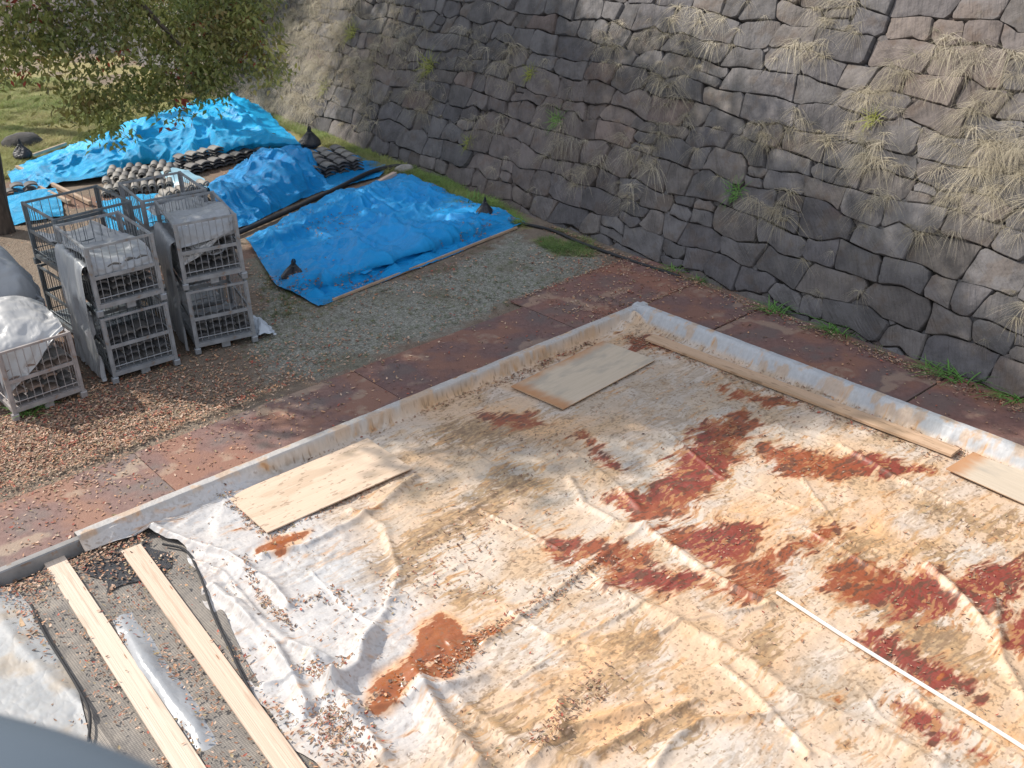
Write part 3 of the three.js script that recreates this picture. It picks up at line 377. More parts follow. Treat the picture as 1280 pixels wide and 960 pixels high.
const plankMat2 = mat([0.98, 0.9, 0.84], 0.8, { map: strip(woodTex, 0.31), bumpMap: strip(woodBump, 0.3), bumpScale: 0.004 });
const mid = (p, q) => [(p[0] + q[0]) / 2, (p[1] + q[1]) / 2];
board('wooden_plank', 'pale new plank, the left of two lying side by side on the mesh matting', 4.2, 0.2, 0.03, mid([-4.75, -8.60], [-4.55, -8.71]), [-2.33, -5.54], 0.05, 0.06, plankMat, 'plank');
board('wooden_plank', 'pinkish pale plank lying beside the black cord, the right of the near pair', 4.2, 0.2, 0.03, mid([-3.86, -8.53], [-3.65, -8.60]), [-1.59, -5.54], 0.05, 0.06, plankMat2, 'plank');
board('wooden_plank', 'long thin plank lying on the liner along the right hand rim', 4.46, 0.2, 0.035, [1.95, -13.33], [4.90, -10.02], 0.045, 0.05, mat([0.86, 0.76, 0.66], 0.85, { map: strip(plyTex, 0.3), bumpMap: strip(woodBump, 0.3), bumpScale: 0.004 }), 'plank');
board('plywood_sheet', 'sunlit tan plywood sheet lying against the left rim', 1.82, 0.91, 0.014, mid([-3.15, -9.66], [-2.54, -8.94]), mid([-1.71, -10.77], [-1.17, -10.13]), 0.055, 0.055, mat([1, 1, 1], 0.85, { map: plyTex, bumpMap: woodBump, bumpScale: 0.003 }));
board('plywood_sheet', 'weathered grey plywood sheet with rusty end in the far corner of the basin', 1.82, 0.91, 0.014, mid([0.00, -11.98], [0.59, -11.36]), mid([1.31, -13.25], [1.91, -12.64]), 0.055, 0.055, mat([1, 1, 1], 0.85, { map: greyPly, bumpMap: woodBump, bumpScale: 0.003 }));
board('plywood_sheet', 'grey plywood sheet cut by the right edge of the photo, on the liner', 1.82, 0.8, 0.014, mid([4.98, -9.60], [5.36, -9.78]), mid([5.72, -8.61], [6.10, -8.79]), 0.06, 0.06, mat([0.95, 0.97, 1], 0.85, { map: greyPly, bumpMap: woodBump, bumpScale: 0.003 }));
board('board_end', 'small end of a brown board on the grey sheet at the left edge', 1.2, 0.3, 0.02, mid([-4.53, -7.43], [-4.86, -7.83]), mid([-5.26, -6.88], [-5.60, -7.24]), 0.07, 0.07, mat([0.8, 0.72, 0.6], 0.85, { map: strip(plyTex, 0.4) }));
single('white_pipe', tube([g3([2.37, -7.72], 0.05), g3([2.83, -7.06], 0.05), g3([3.30, -6.44], 0.045), g3([3.74, -5.84], 0.05), g3([3.96, -5.51], 0.05)], 0.018, 60, 8), mat([0.74, 0.7, 0.64], 0.5), 'thin white plastic pipe lying across the red stained liner', 'pipe');

// ---------------------------------------------------------------- mesh pallet cages
const cageMat = [mat([0.33, 0.35, 0.37], 0.55, { metalness: 0.35, map: tiled(steelTex, 0.8) }), mat([0.4, 0.37, 0.36], 0.6, { metalness: 0.3, map: tiled(steelTex, 0.8) }), mat([0.17, 0.2, 0.22], 0.55, { metalness: 0.35, map: tiled(steelTex, 0.8) })];
function makeCage(label, W, D, H, m, pos, turn, group) {
  const t = thing('mesh_cage', label, 'cage', pos, turn, group), x = W / 2 - 0.025, z = D / 2 - 0.025;
  for (const sx of [-1, 1]) for (const sz of [-1, 1]) {
    const foot = box(0.085, 0.09, 0.085, sx * x, 0.048, sz * z, 0.012);
    part('post', mergeGeometries([bar(V3(sx * x, 0.06, sz * z), V3(sx * x, H, sz * z), 0.042), foot]), m, t);
  }
  const rails = [];
  for (const sz of [-1, 1]) { rails.push(bar(V3(-x, 0.13, sz * z), V3(x, 0.13, sz * z), 0.03, 0.06)); }
  for (const sx of [-1, 1]) { rails.push(bar(V3(sx * x, 0.13, -z), V3(sx * x, 0.13, z), 0.03, 0.06)); }
  for (const k of [-0.3, 0, 0.3]) rails.push(bar(V3(k * W, 0.145, -z), V3(k * W, 0.145, z), 0.05, 0.03));
  rails.push(box(W - 0.05, 0.006, D - 0.05, 0, 0.165, 0, 0.001), box(0.12, 0.1, 0.05, 0, 0.06, z - 0.04)); part('deck', mergeGeometries(rails), m, t);
  const panel = (name, A, B, n) => {
    const up = (p, y) => V3(p.x, y, p.z);
    const p = part(name, mergeGeometries([bar(up(A, H - 0.02), up(B, H - 0.02), 0.03), bar(up(A, 0.55 * H), up(B, 0.55 * H), 0.02, 0.048), rod(up(A, 0.25 * H), up(B, 0.25 * H), 0.008), bar(up(A.clone().lerp(B, 0.035), 0.18 * H), up(A.clone().lerp(B, 0.035), H - 0.01), 0.018), bar(up(A.clone().lerp(B, 0.965), 0.18 * H), up(A.clone().lerp(B, 0.965), H - 0.01), 0.018)]), m, t);
    const gb = rod(V3(0, 0.2 * H, 0), V3(0, H - 0.03, 0), 0.0052, 5);
    for (let k = 1; k < n; k++) { const q = A.clone().lerp(B, k / n), o = part('bar', gb, m, p); o.position.set(q.x, 0, q.z); }
  };
  panel('front_panel', V3(-x, 0, z), V3(x, 0, z), 9); panel('back_panel', V3(-x, 0, -z), V3(x, 0, -z), 9); panel('side_panel', V3(-x, 0, -z), V3(-x, 0, z), 11); panel('side_panel', V3(x, 0, -z), V3(x, 0, z), 11);
  return t;
}
const R = (d) => d * Math.PI / 180, CH = 0.94, CD = 1.28;
function frontLeft(p, W, D, deg) { const a = R(deg), ux = Math.cos(a), uz = -Math.sin(a); return [p[0] + ux * W / 2 - Math.sin(a) * D / 2, 0, p[1] + uz * W / 2 - Math.cos(a) * D / 2]; }
const place = (fl, W, D, deg, lvl) => { const p = frontLeft(fl, W, D, deg); return [p[0], lvl * 0.96, p[2]]; };
const cages = {};
cages.l0 = makeCage('galvanised mesh cage of dark tiles, lower of the middle stack', 0.9, CD, CH, cageMat[0], place([-5.29, -12.59], 0.9, CD, 36, 0), R(36));
cages.l1 = makeCage('galvanised mesh cage with grey sheet over it, upper of the middle stack', 0.9, CD, CH, cageMat[0], place([-5.3, -12.61], 0.9, CD, 37, 1), R(37));
cages.r0 = makeCage('galvanised mesh cage half filled with tiles, lower of the right hand stack', 0.86, CD, CH, cageMat[0], place([-4.4, -13.42], 0.86, CD, 26, 0), R(26));
cages.r1 = makeCage('galvanised mesh cage with pale sheet inside, upper of the right hand stack', 0.86, CD, CH, cageMat[0], place([-4.41, -13.44], 0.86, CD, 27, 1), R(27));
cages.c0 = makeCage('single mesh cage with draped white sheet at the left edge beside leaf litter', 0.92, CD, CH, cageMat[1], place([-6.24, -11.65], 0.92, CD, 41, 0), R(41));
cages.e0 = makeCage('mesh cage behind the single front cage, under the large grey sheet', 0.95, CD, CH, cageMat[0], place([-7.02, -12.77], 0.95, CD, 42, 0), R(42));
cages.b0 = makeCage('lower mesh cage behind the middle stack, under the dark empty cage', 1.14, 1.2, CH, cageMat[2], place([-6.15, -13.85], 1.14, 1.2, 41.6, 0), R(41.6));
cages.b1 = makeCage('dark empty mesh cage on top behind the middle stack', 1.14, 1.2, CH, cageMat[2], place([-6.15, -13.85], 1.14, 1.2, 41.6, 1), R(41.6));
cages.k0 = makeCage('lower mesh cage behind the right hand stack, mostly hidden', 0.97, 1.2, CH, cageMat[0], place([-5.17, -14.56], 0.97, 1.2, 32.5, 0), R(32.5));
cages.k1 = makeCage('empty grey mesh cage on top behind the right hand stack, tiles seen through it', 0.97, 1.2, CH, cageMat[0], place([-5.17, -14.56], 0.97, 1.2, 32.5, 1), R(32.5));

// ---------------------------------------------------------------- roof tiles
const clayTex = colorTex(256, 256, (u, v) => { const n = fbm(u * 6, v * 6, 3, 4, 6), k = 0.7 + 0.7 * (n - 0.5) + 0.25 * (vn(u * 50, v * 50, 4, 50) - 0.5); return mix3([k, k, k], [0.9, 0.86, 0.74], smooth(0.6, 0.72, fbm(u * 11, v * 11, 8, 3, 11)) * 0.6); });
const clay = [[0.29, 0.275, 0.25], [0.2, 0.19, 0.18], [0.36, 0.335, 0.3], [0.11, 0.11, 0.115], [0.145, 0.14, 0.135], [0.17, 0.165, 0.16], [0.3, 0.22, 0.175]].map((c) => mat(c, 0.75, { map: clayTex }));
function arcTile(r, th, L, sweep, nose) {
  const s = new THREE.Shape(), a0 = Math.PI / 2 - sweep / 2, a1 = Math.PI / 2 + sweep / 2; s.absarc(0, 0, r, a0, a1, false); s.absarc(0, 0, r - th, a1, a0, true); s.closePath();
  const g = new THREE.ExtrudeGeometry(s, { depth: L, bevelEnabled: true, bevelSize: 0.004, bevelThickness: 0.004, bevelSegments: 1, curveSegments: 9 }); g.translate(0, -r * Math.cos(sweep / 2), -L / 2);
  if (nose) { const k = new THREE.ExtrudeGeometry((() => { const q = new THREE.Shape(); q.absarc(0, 0, r - th, a0, a1, false); q.absarc(0, 0, r - 2 * th, a1, a0, true); q.closePath(); return q; })(), { depth: 0.05, bevelEnabled: false, curveSegments: 9 }); k.translate(0, -r * Math.cos(sweep / 2), L / 2); return mergeGeometries([g, k]); }
  return g;
}
const roundGeo = arcTile(0.078, 0.018, 0.29, Math.PI, true), panGeo = arcTile(0.2, 0.02, 0.27, 1.35, false), slimGeo = arcTile(0.15, 0.022, 0.27, 1.25, false);
const tr = rng(77);
function tile(kind, pos, turn, m, label, group, tilt = 0) {
  const o = single(kind === 'round' ? 'round_tile' : 'pan_tile', kind === 'round' ? roundGeo : kind === 'slim' ? slimGeo : panGeo, m, label, 'roof tile', group);
  o.position.copy(pos); o.rotation.order = 'YXZ'; o.rotation.set(tilt, turn, 0); return o;
}
{ // loose pile of round tiles on the tarp
  const A = [-8.23, -21.25], B = [-6.78, -21.63], n = 9, L = g3(B).sub(g3(A)), ux = L.clone().normalize(), uz = V3(-ux.z, 0, ux.x), turn = Math.atan2(uz.x, uz.z);
  for (let row = 0; row < 5; row++) for (let k = 0; k < n; k++) for (let lv = 0; lv < (row < 1 ? 2 : 3); lv++) {
    if (lv === 2 && (k + row) % 3 === 2) continue; if (lv > 0 && k === n - 1) continue;
    if (lv === 0 && row > 0 && k > 0 && k < n - 1) continue;                                 // buried ones
    const p = g3(A, 0.03 + lv * 0.085).addScaledVector(ux, (k + 0.5 * (lv % 2)) * 0.172 + 0.03 * row + (tr() - 0.5) * 0.03).addScaledVector(uz, -0.3 * row - 0.1 + (tr() - 0.5) * 0.06);
    tile('round', p, turn + (tr() - 0.5) * 0.15, clay[[0, 0, 2, 1][Math.floor(tr() * 4)]], 'sunlit grey round roof tile in the loose pile behind the dark empty cage', 'round tiles in the loose pile', 0.06 + (tr() - 0.5) * 0.05);
  }
  const A2 = [-6.70, -20.12], B2 = [-6.15, -20.68], u2 = g3(B2).sub(g3(A2)).normalize(), z2_ = V3(-u2.z, 0, u2.x), turn2 = Math.atan2(z2_.x, z2_.z);
  for (let lv = 0; lv < 4; lv++) for (let k = 0; k < 6; k++) tile('round', g3(A2, 0.03 + lv * 0.1).addScaledVector(u2, (k + 0.5 * (lv % 2)) * 0.168 + (tr() - 0.5) * 0.02).addScaledVector(z2_, (tr() - 0.5) * 0.08), turn2 + (tr() - 0.5) * 0.1, clay[[0, 2, 2][Math.floor(tr() * 3)]], 'pale round roof tile in the upright stack seen through the empty grey cage', 'round tiles in the upright stack');
  // long double row between the tarps
  const A3 = [-6.92, -22.84], B3 = [-5.20, -24.62], d3 = g3(B3).sub(g3(A3)), L3 = d3.length(), u3 = d3.normalize(), z3 = V3(-u3.z, 0, u3.x), turn3 = Math.atan2(z3.x, z3.z);
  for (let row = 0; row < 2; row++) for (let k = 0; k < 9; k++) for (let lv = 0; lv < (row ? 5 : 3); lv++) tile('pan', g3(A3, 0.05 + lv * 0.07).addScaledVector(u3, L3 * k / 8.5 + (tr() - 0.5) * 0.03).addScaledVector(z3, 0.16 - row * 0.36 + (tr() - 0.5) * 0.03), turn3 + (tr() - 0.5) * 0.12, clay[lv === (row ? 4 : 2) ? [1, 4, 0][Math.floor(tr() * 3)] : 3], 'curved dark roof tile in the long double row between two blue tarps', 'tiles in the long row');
  // block of stacks at the wall side
  const A4 = [-3.97, -21.86], B4 = [-2.96, -22.58], u4 = g3(B4).sub(g3(A4)).normalize(), z4 = V3(-u4.z, 0, u4.x), turn4 = Math.atan2(z4.x, z4.z);
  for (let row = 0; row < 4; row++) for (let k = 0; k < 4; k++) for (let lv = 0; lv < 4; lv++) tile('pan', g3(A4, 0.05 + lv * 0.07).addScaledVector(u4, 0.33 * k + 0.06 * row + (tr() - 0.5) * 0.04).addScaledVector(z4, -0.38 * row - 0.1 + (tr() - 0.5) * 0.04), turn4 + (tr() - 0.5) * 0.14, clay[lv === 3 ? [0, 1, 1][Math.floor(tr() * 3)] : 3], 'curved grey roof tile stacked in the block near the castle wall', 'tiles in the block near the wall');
  const A5 = [-10.37, -21.73];
  for (const [dx, dz, y, k] of [[0, 0, 0.05, 4], [0.36, -0.1, 0.05, 3], [0.1, -0.1, 0.14, 4], [0.66, 0.1, 0.05, 0], [0.4, -0.1, 0.15, 3]]) tile('pan', g3(A5, y).add(V3(dx, 0, dz)), 0.5, clay[k], 'dark curved roof tile by the tree trunk at the left edge', 'tiles by the trunk');
  // contents of the cages
  const words = { l0: 'lower cage of the middle stack', l1: 'upper cage of the middle stack', r0: 'lower cage of the right hand stack', r1: 'upper cage of the right hand stack', c0: 'single cage at the left edge' };
  for (const k of Object.keys(words)) { const c = cages[k]; for (let s = 0; s < 4; s++) for (let lv = 0; lv < (k === 'r0' ? 3 : k === 'c0' ? 5 : 5); lv++) { const o = tile('slim', V3((s - 1.5) * 0.2 + (tr() - 0.5) * 0.02, 0.22 + lv * 0.1, CD / 2 - 0.19 - 0.07 * tr()), (tr() - 0.5) * 0.3, k === 'c0' ? clay[[1, 6, 6, 4][Math.floor(tr() * 4)]] : clay[[4, 3, 4, 3][Math.floor(tr() * 4)]], 'dark roof tile stacked inside the ' + words[k], 'tiles in the ' + words[k]); o.position.applyAxisAngle(V3(0, 1, 0), c.rotation.y).add(c.position); o.rotation.y += c.rotation.y; } }
}
// ---------------------------------------------------------------- sheets over the cages
const greyFilm = mat([0.3, 0.315, 0.33], 0.4, { bumpMap: tiled(filmBump, 2.2), bumpScale: 0.03 }), paleFilm = mat([0.4, 0.4, 0.395], 0.42, { bumpMap: tiled(filmBump, 2.2), bumpScale: 0.03 });
function cover(name, label, cage, y0, rows, m, amp = 0.03, seed = 1, nu = 60, nv = 70) {                    // rows of control points in the cage's own frame
  const q = rows.map((r) => r.map((p) => V3(p[0], p[1], p[2]).applyAxisAngle(V3(0, 1, 0), cage.rotation.y).add(V3(cage.position.x, y0, cage.position.z))));
  return single(name, drape(q, nu, nv, (u, v) => amp * (2 * ridge(fbm(u * 3 + 0.8 * fbm(u * 4, v * 4, seed + 9, 2), v * 6, seed, 3)) - 1), 1), m, label, 'plastic sheet');
}
cover('cover_sheet', 'grey plastic sheet hanging down the sunny left side of the middle stack', cages.l1, 0, [-0.62, -0.2, 0.2, 0.56].map((z, i) => [[0.41, 1.52, z], [0.05, 1.5 - 0.04 * i, z], [-0.3, 1.58 - 0.02 * i, z], [-0.485, 1.62, z], [-0.53, 1.15, z + 0.02], [-0.5 - 0.05 * (i % 2), 0.6, z + 0.03], [-0.55, 0.06, z + 0.05]]), greyFilm, 0.035, 3);
cover('cover_sheet', 'grey plastic sheet hanging down the left side of the right hand stack', cages.r1, 0, [-0.62, -0.2, 0.2, 0.55].map((z, i) => [[0.39, 1.62 - 0.06 * i, z], [0.05, 1.6 - 0.08 * i, z], [-0.3, 1.55, z], [-0.465, 1.58, z], [-0.5, 1.15, z + 0.02], [-0.48 - 0.04 * (i % 2), 0.6, z + 0.03], [-0.52, 0.06, z + 0.05]]), greyFilm, 0.035, 5);
cover('cover_sheet', 'grey plastic sheet sagging over the top of the middle stack behind its front bars', cages.l1, 0, [[-1.9, 1.4], [-0.9, 1.52], [-0.3, 1.6], [0.3, 1.66], [0.54, 1.62], [0.585, 1.46]].map(([z, y], i) => [[-0.43, y + 0.06, z], [-0.15, y - 0.02, z], [0.15, y - 0.06 + 0.03 * (i % 2), z], [0.4, y + (i > 3 ? -0.02 : 0.04), z]]), greyFilm, 0.035, 23);
cover('cover_sheet', 'grey plastic sheet over the top of the right hand stack behind its upper bars', cages.r1, 0, [[-1.9, 1.45], [-0.9, 1.6], [-0.3, 1.78], [0.25, 1.82], [0.5, 1.76], [0.56, 1.56]].map(([z, y], i) => [[-0.4, y - 0.02, z], [-0.15, y, z], [0.15, y + 0.03 * (i % 2), z], [0.39, y + 0.05, z]]), greyFilm, 0.035, 27);
cover('cover_sheet', 'small crumpled pale sheet behind the bars of the upper right hand cage', cages.r1, 0, [0.3, 0.45, 0.55, 0.58].map((z, i) => [[-0.38, 1.6 - 0.1 * i, z], [-0.2, 1.6 - 0.08 * i, z], [0.0, 1.62 - 0.05 * i, z], [0.2, 1.66 - 0.02 * i, z]]), paleFilm, 0.03, 8, 40, 40);
cover('cover_sheet', 'white plastic sheet draped diagonally over the single cage at the left edge', cages.c0, 0, [[[-0.47, 0.3, 0.56], [-0.3, 0.44, 0.58], [-0.05, 0.6, 0.58], [0.2, 0.82, 0.57], [0.42, 0.93, 0.5]], [[-0.48, 0.75, 0.45], [-0.25, 0.86, 0.45], [0, 0.9, 0.45], [0.2, 0.95, 0.42], [0.44, 0.97, 0.35]], [[-0.5, 0.98, 0.1], [-0.25, 1.04, 0.1], [0, 1.1, 0.1], [0.25, 1.08, 0.1], [0.45, 1.0, 0.05]], [[-0.5, 1.05, -0.3], [-0.25, 1.15, -0.3], [0, 1.22, -0.3], [0.25, 1.16, -0.3], [0.46, 1.02, -0.3]], [[-0.5, 1.0, -0.66], [-0.25, 1.08, -0.66], [0, 1.12, -0.66], [0.25, 1.08, -0.66], [0.46, 0.98, -0.66]]], paleFilm, 0.035, 11);
cover('cover_sheet', 'large dark grey sheet heaped over the cage at the left edge behind the single one', cages.e0, 0, [[[-1.3, 0.5, 0.52], [-0.6, 0.55, 0.55], [-0.1, 0.6, 0.55], [0.3, 0.6, 0.52], [0.47, 0.3, 0.5]], [[-1.3, 1.1, 0.4], [-0.6, 1.2, 0.42], [-0.1, 1.22, 0.42], [0.3, 1.18, 0.4], [0.52, 0.75, 0.35]], [[-1.3, 1.42, 0.2], [-0.6, 1.5, 0.2], [-0.1, 1.5, 0.15], [0.3, 1.42, 0.1], [0.55, 1.0, 0.1]], [[-1.3, 1.5, -0.5], [-0.6, 1.58, -0.5], [-0.1, 1.55, -0.5], [0.3, 1.46, -0.5], [0.55, 1.0, -0.5]], [[-1.3, 0.9, -0.9], [-0.6, 1.1, -0.9], [-0.1, 1.1, -0.9], [0.3, 1.0, -0.9], [0.55, 0.6, -0.9]]], greyFilm, 0.05, 14);
cover('plastic_scrap', 'crumpled pale blue plastic scrap on the ground beside the right hand stack', cages.r0, 0, [[[0.42, 0.02, 0.1], [0.5, 0.16, 0.12], [0.62, 0.03, 0.1]], [[0.44, 0.03, 0.35], [0.55, 0.18, 0.36], [0.68, 0.04, 0.36]], [[0.46, 0.02, 0.58], [0.58, 0.08, 0.6], [0.7, 0.01, 0.62]]], mat([0.42, 0.47, 0.52], 0.45), 0.05, 18, 26, 26);

// ---------------------------------------------------------------- blue tarpaulins
const weave = greyTex(256, 256, (u, v) => 0.5 + 0.25 * Math.sin(u * Math.PI * 64) * Math.sin(v * Math.PI * 64) + 0.3 * (ridge(fbm(u * 5, v * 5, 5, 3, 5)) - 0.5));
const tarpMat = (c) => new THREE.MeshPhysicalMaterial({ color: new THREE.Color().setRGB(...c), roughness: 0.4, side: THREE.DoubleSide, bumpMap: tiled(weave, 0.35), bumpScale: 0.01, specularIntensity: 0.7 });
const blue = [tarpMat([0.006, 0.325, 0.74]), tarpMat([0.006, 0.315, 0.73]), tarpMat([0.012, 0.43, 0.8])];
function creases(u, v, p, s, k = 1) {
  const q = 1.1 * fbm(p.x * 0.8, p.z * 0.8, s + 3, 3), X = p.x * 0.766 - p.z * 0.643, Z = p.x * 0.643 + p.z * 0.766;
  const big = Math.pow(ridge(vn(X * 0.55 + q, Z * 1.5 + q * 2, s + 5)), 2), side = Math.pow(ridge(vn(X * 1.9 + q * 2.5, Z * 0.6, s + 6)), 3), small = Math.pow(ridge(vn(X * 3.2 + q * 4, Z * 4.5 - q * 3, s + 7)), 3), fine = ridge(fbm(X * 7 + q * 3, Z * 8, s + 8, 2));
  const tri = (x) => Math.abs(x - Math.floor(x) - 0.5) * 2, pleat = tri(X * 1.1 + q * 1.8) * smooth(0.4, 0.7, vn(X * 0.7, Z * 0.7, s + 11)) + 0.8 * tri(Z * 1.3 + X * 0.5 + q * 2.4) * smooth(0.4, 0.7, vn(X * 0.6, Z * 0.8, s + 12)), crisp = tri(X * 3.4 - Z * 1.2 + q * 3) * smooth(0.5, 0.75, vn(X * 1.3, Z * 1.1, s + 13));
  return k * (0.11 * (pleat - 0.4) + 0.075 * (crisp - 0.25) + 0.08 * (fbm(p.x * 0.9, p.z * 0.9, s, 2) - 0.5) + 0.09 * (big - 0.35) + 0.07 * (side - 0.25) + 0.05 * (small - 0.25) + 0.03 * (fine - 0.5));
}
function tarp(label, rows, m, seed, k, nu = 200, nv = 170) {
  const g = drape(rows.map((r) => r.map(p3)), nu, nv, (u, v, p) => creases(u, v, p, seed, k) * (0.35 + 0.65 * Math.min(1, 8 * Math.min(u, v, 1 - u, 1 - v))), 4), P = g.attributes.position;
  for (let i = 0; i < P.count; i++) if (P.getY(i) < 0.012) P.setY(i, 0.012 + 0.006 * hash(i, 3, 7));
  g.computeVertexNormals(); return single('blue_tarp', g, m, label, 'tarpaulin');
}
const tarpRear = tarp('big bright blue tarp at the back, sunlit and heaped over tiles by the lawn', [
  [[-11.12, 0.05, -23.33], [-10.70, 0.08, -24.71], [-9.91, 0.10, -26.34], [-9.23, 0.15, -27.80], [-8.15, 0.15, -28.93], [-7.45, 0.10, -29.83], [-6.38, 0.06, -28.67]],
  [[-10.74, 0.10, -22.61], [-9.95, 0.30, -23.32], [-8.95, 0.50, -23.93], [-8.16, 0.70, -24.80], [-7.30, 0.80, -25.53], [-6.65, 0.70, -26.57], [-5.70, 0.15, -26.74]],
  [[-10.55, 0.10, -22.22], [-9.80, 0.25, -22.90], [-8.85, 0.35, -23.52], [-7.95, 0.50, -23.94], [-6.93, 0.60, -24.27], [-6.04, 0.55, -24.80], [-5.06, 0.25, -25.11]],
  [[-10.38, 0.06, -21.87], [-9.79, 0.15, -22.56], [-8.74, 0.30, -22.90], [-7.91, 0.35, -23.39], [-6.91, 0.35, -23.67], [-5.78, 0.40, -23.88], [-4.68, 0.25, -24.16]],
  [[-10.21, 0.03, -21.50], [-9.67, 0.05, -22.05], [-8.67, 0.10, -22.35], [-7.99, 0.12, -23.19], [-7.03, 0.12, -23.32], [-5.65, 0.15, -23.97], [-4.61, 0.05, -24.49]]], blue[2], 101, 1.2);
const tarpMid = tarp('deep blue crumpled tarp heaped high over tiles in the middle', [
  [[-6.10, 0.05, -21.05], [-5.83, 0.12, -22.28], [-5.39, 0.15, -23.13], [-5.05, 0.12, -23.86], [-4.51, 0.05, -24.05]],
  [[-5.72, 0.45, -20.01], [-5.48, 0.55, -20.97], [-5.07, 0.55, -21.75], [-4.53, 0.50, -21.99], [-4.10, 0.12, -23.06]],
  [[-5.59, 0.40, -19.54], [-5.18, 0.50, -19.99], [-4.67, 0.52, -20.51], [-4.31, 0.42, -21.10], [-3.83, 0.08, -21.92]],
  [[-5.47, 0.18, -19.14], [-5.07, 0.22, -19.55], [-4.54, 0.25, -20.00], [-4.07, 0.15, -20.91], [-3.67, 0.04, -21.45]],
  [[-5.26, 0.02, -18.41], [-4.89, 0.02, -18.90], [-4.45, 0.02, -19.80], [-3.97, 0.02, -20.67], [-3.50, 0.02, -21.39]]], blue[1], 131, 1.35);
const tarpFront = tarp('wide shaded blue tarp in front, littered with leaves along a white batten', [
  [[-4.74, 0.04, -18.30], [-4.21, 0.10, -18.96], [-3.52, 0.06, -20.38], [-2.90, 0.04, -21.25], [-2.22, 0.03, -22.01]],
  [[-4.54, 0.12, -17.79], [-3.89, 0.26, -18.09], [-3.21, 0.22, -19.34], [-2.48, 0.14, -20.43], [-1.40, 0.06, -20.88]],
  [[-4.35, 0.06, -17.37], [-3.66, 0.07, -17.84], [-2.76, 0.08, -18.67], [-1.72, 0.10, -19.64], [-0.73, 0.08, -19.89]],
  [[-4.00, 0.05, -16.52], [-3.18, 0.16, -16.60], [-2.25, 0.20, -17.25], [-1.19, 0.20, -18.14], [-0.11, 0.14, -19.22]],
  [[-3.71, 0.06, -15.83], [-2.86, 0.22, -15.76], [-2.03, 0.24, -16.42], [-1.02, 0.22, -17.47], [0.11, 0.12, -18.78]],
  [[-3.35, 0.03, -15.47], [-2.68, 0.06, -15.66], [-1.91, 0.05, -16.42], [-0.89, 0.05, -17.44], [0.29, 0.04, -18.73]],
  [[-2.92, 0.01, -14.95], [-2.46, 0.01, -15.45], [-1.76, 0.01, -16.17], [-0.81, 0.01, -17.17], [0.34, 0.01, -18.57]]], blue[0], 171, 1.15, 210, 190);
tarp('small strip of blue tarp on the ground between the tree trunk and the cages', [[[-10.30, 0.05, -21.33], [-9.83, 0.08, -21.51], [-9.43, 0.06, -21.75]], [[-9.89, 0.06, -20.41], [-9.39, 0.12, -20.47], [-9.04, 0.05, -20.97]], [[-9.50, 0.02, -19.50], [-9.04, 0.04, -19.68], [-8.63, 0.02, -19.98]]], blue[2], 201, 0.8, 40, 40);
tarp('blue tarp lying on the ground right behind the mesh cages, mostly hidden', [[[-8.29, 0.03, -20.83], [-7.56, 0.05, -21.11], [-7.02, 0.03, -21.22]], [[-7.75, 0.05, -19.70], [-7.12, 0.10, -19.96], [-6.65, 0.04, -20.30]], [[-7.26, 0.02, -18.62], [-6.67, 0.03, -18.89], [-6.24, 0.02, -19.33]]], blue[2], 211, 0.9, 50, 40);
tarp('flat blue tarp strip under the block of tile stacks near the wall', [[[-4.53, 0.03, -24.41], [-3.65, 0.04, -23.97], [-2.59, 0.04, -22.77]], [[-4.20, 0.03, -23.01], [-3.47, 0.03, -22.79], [-2.58, 0.05, -22.23]], [[-3.71, 0.03, -21.04], [-3.22, 0.06, -21.33], [-2.65, 0.04, -21.91]]], blue[1], 221, 0.5, 50, 40);
single('pale_tarp', drape([[[-7.46, 0.16, -22.47], [-6.91, 0.20, -22.38], [-6.32, 0.12, -21.86]], [[-7.16, 0.12, -21.85], [-6.66, 0.16, -21.65], [-6.22, 0.08, -21.58]], [[-6.78, 0.04, -21.38], [-6.45, 0.06, -21.28], [-6.14, 0.03, -21.34]]].map((r) => r.map(p3)), 40, 40, (u, v, p) => creases(u, v, p, 231, 0.4), 2), mat([0.3, 0.5, 0.6], 0.4), 'pale bleached blue sheet between the tile pile and the long tile row', 'plastic sheet');
// battens, hoses, sand bags
const batten = (label, a, b, w, y, m) => single('white_batten', bar(g3(a, y), g3(b, y + 0.01), w, w), m, label, 'batten');
const whiteWood = mat([0.66, 0.58, 0.5], 0.7, { map: strip(woodTex, 0.3) });
batten('long thin white batten along the near edge of the front blue tarp', [-2.73, -15.19], [0.19, -18.27], 0.035, 0.03, whiteWood);
batten('long white batten lying on the bright tarp towards the empty cage', [-11.00, -23.62], [-8.32, -20.62], 0.07, 0.06, whiteWood);
batten('short white batten at the back of the bright tarp, left of its heap', [-10.59, -23.69], [-10.18, -24.59], 0.06, 0.3, whiteWood);
batten('white batten parallel to the longer one, behind the dark empty cage', [-9.83, -21.89], [-8.77, -20.72], 0.07, 0.06, whiteWood);
batten('short pinkish board end under the wall side edge of the front tarp', [-2.68, -21.13], [-2.31, -21.89], 0.09, 0.07, mat([0.6, 0.45, 0.36], 0.8));
const hose = mat([0.02, 0.02, 0.022], 0.55);
single('black_hose', tube([g3([-5.28, -17.87], 0.05), g3([-4.77, -18.68], 0.06), g3([-4.19, -19.64], 0.06), g3([-3.45, -21.00], 0.06), g3([-2.75, -22.24], 0.07), g3([-2.26, -22.55], 0.06), g3([-1.90, -22.32], 0.05)], 0.05, 70, 8), hose, 'thick black hose lying between the middle and the front blue tarp', 'hose');
single('black_hose', tube([g3([0.28, -18.53], 0.03), g3([0.82, -18.07], 0.03), g3([1.23, -17.44], 0.03), g3([1.70, -16.83], 0.03), g3([2.17, -16.26], 0.03), g3([2.73, -15.63], 0.03)], 0.03, 60, 7), hose, 'thin black hose along the foot of the wall beyond the front tarp', 'hose');
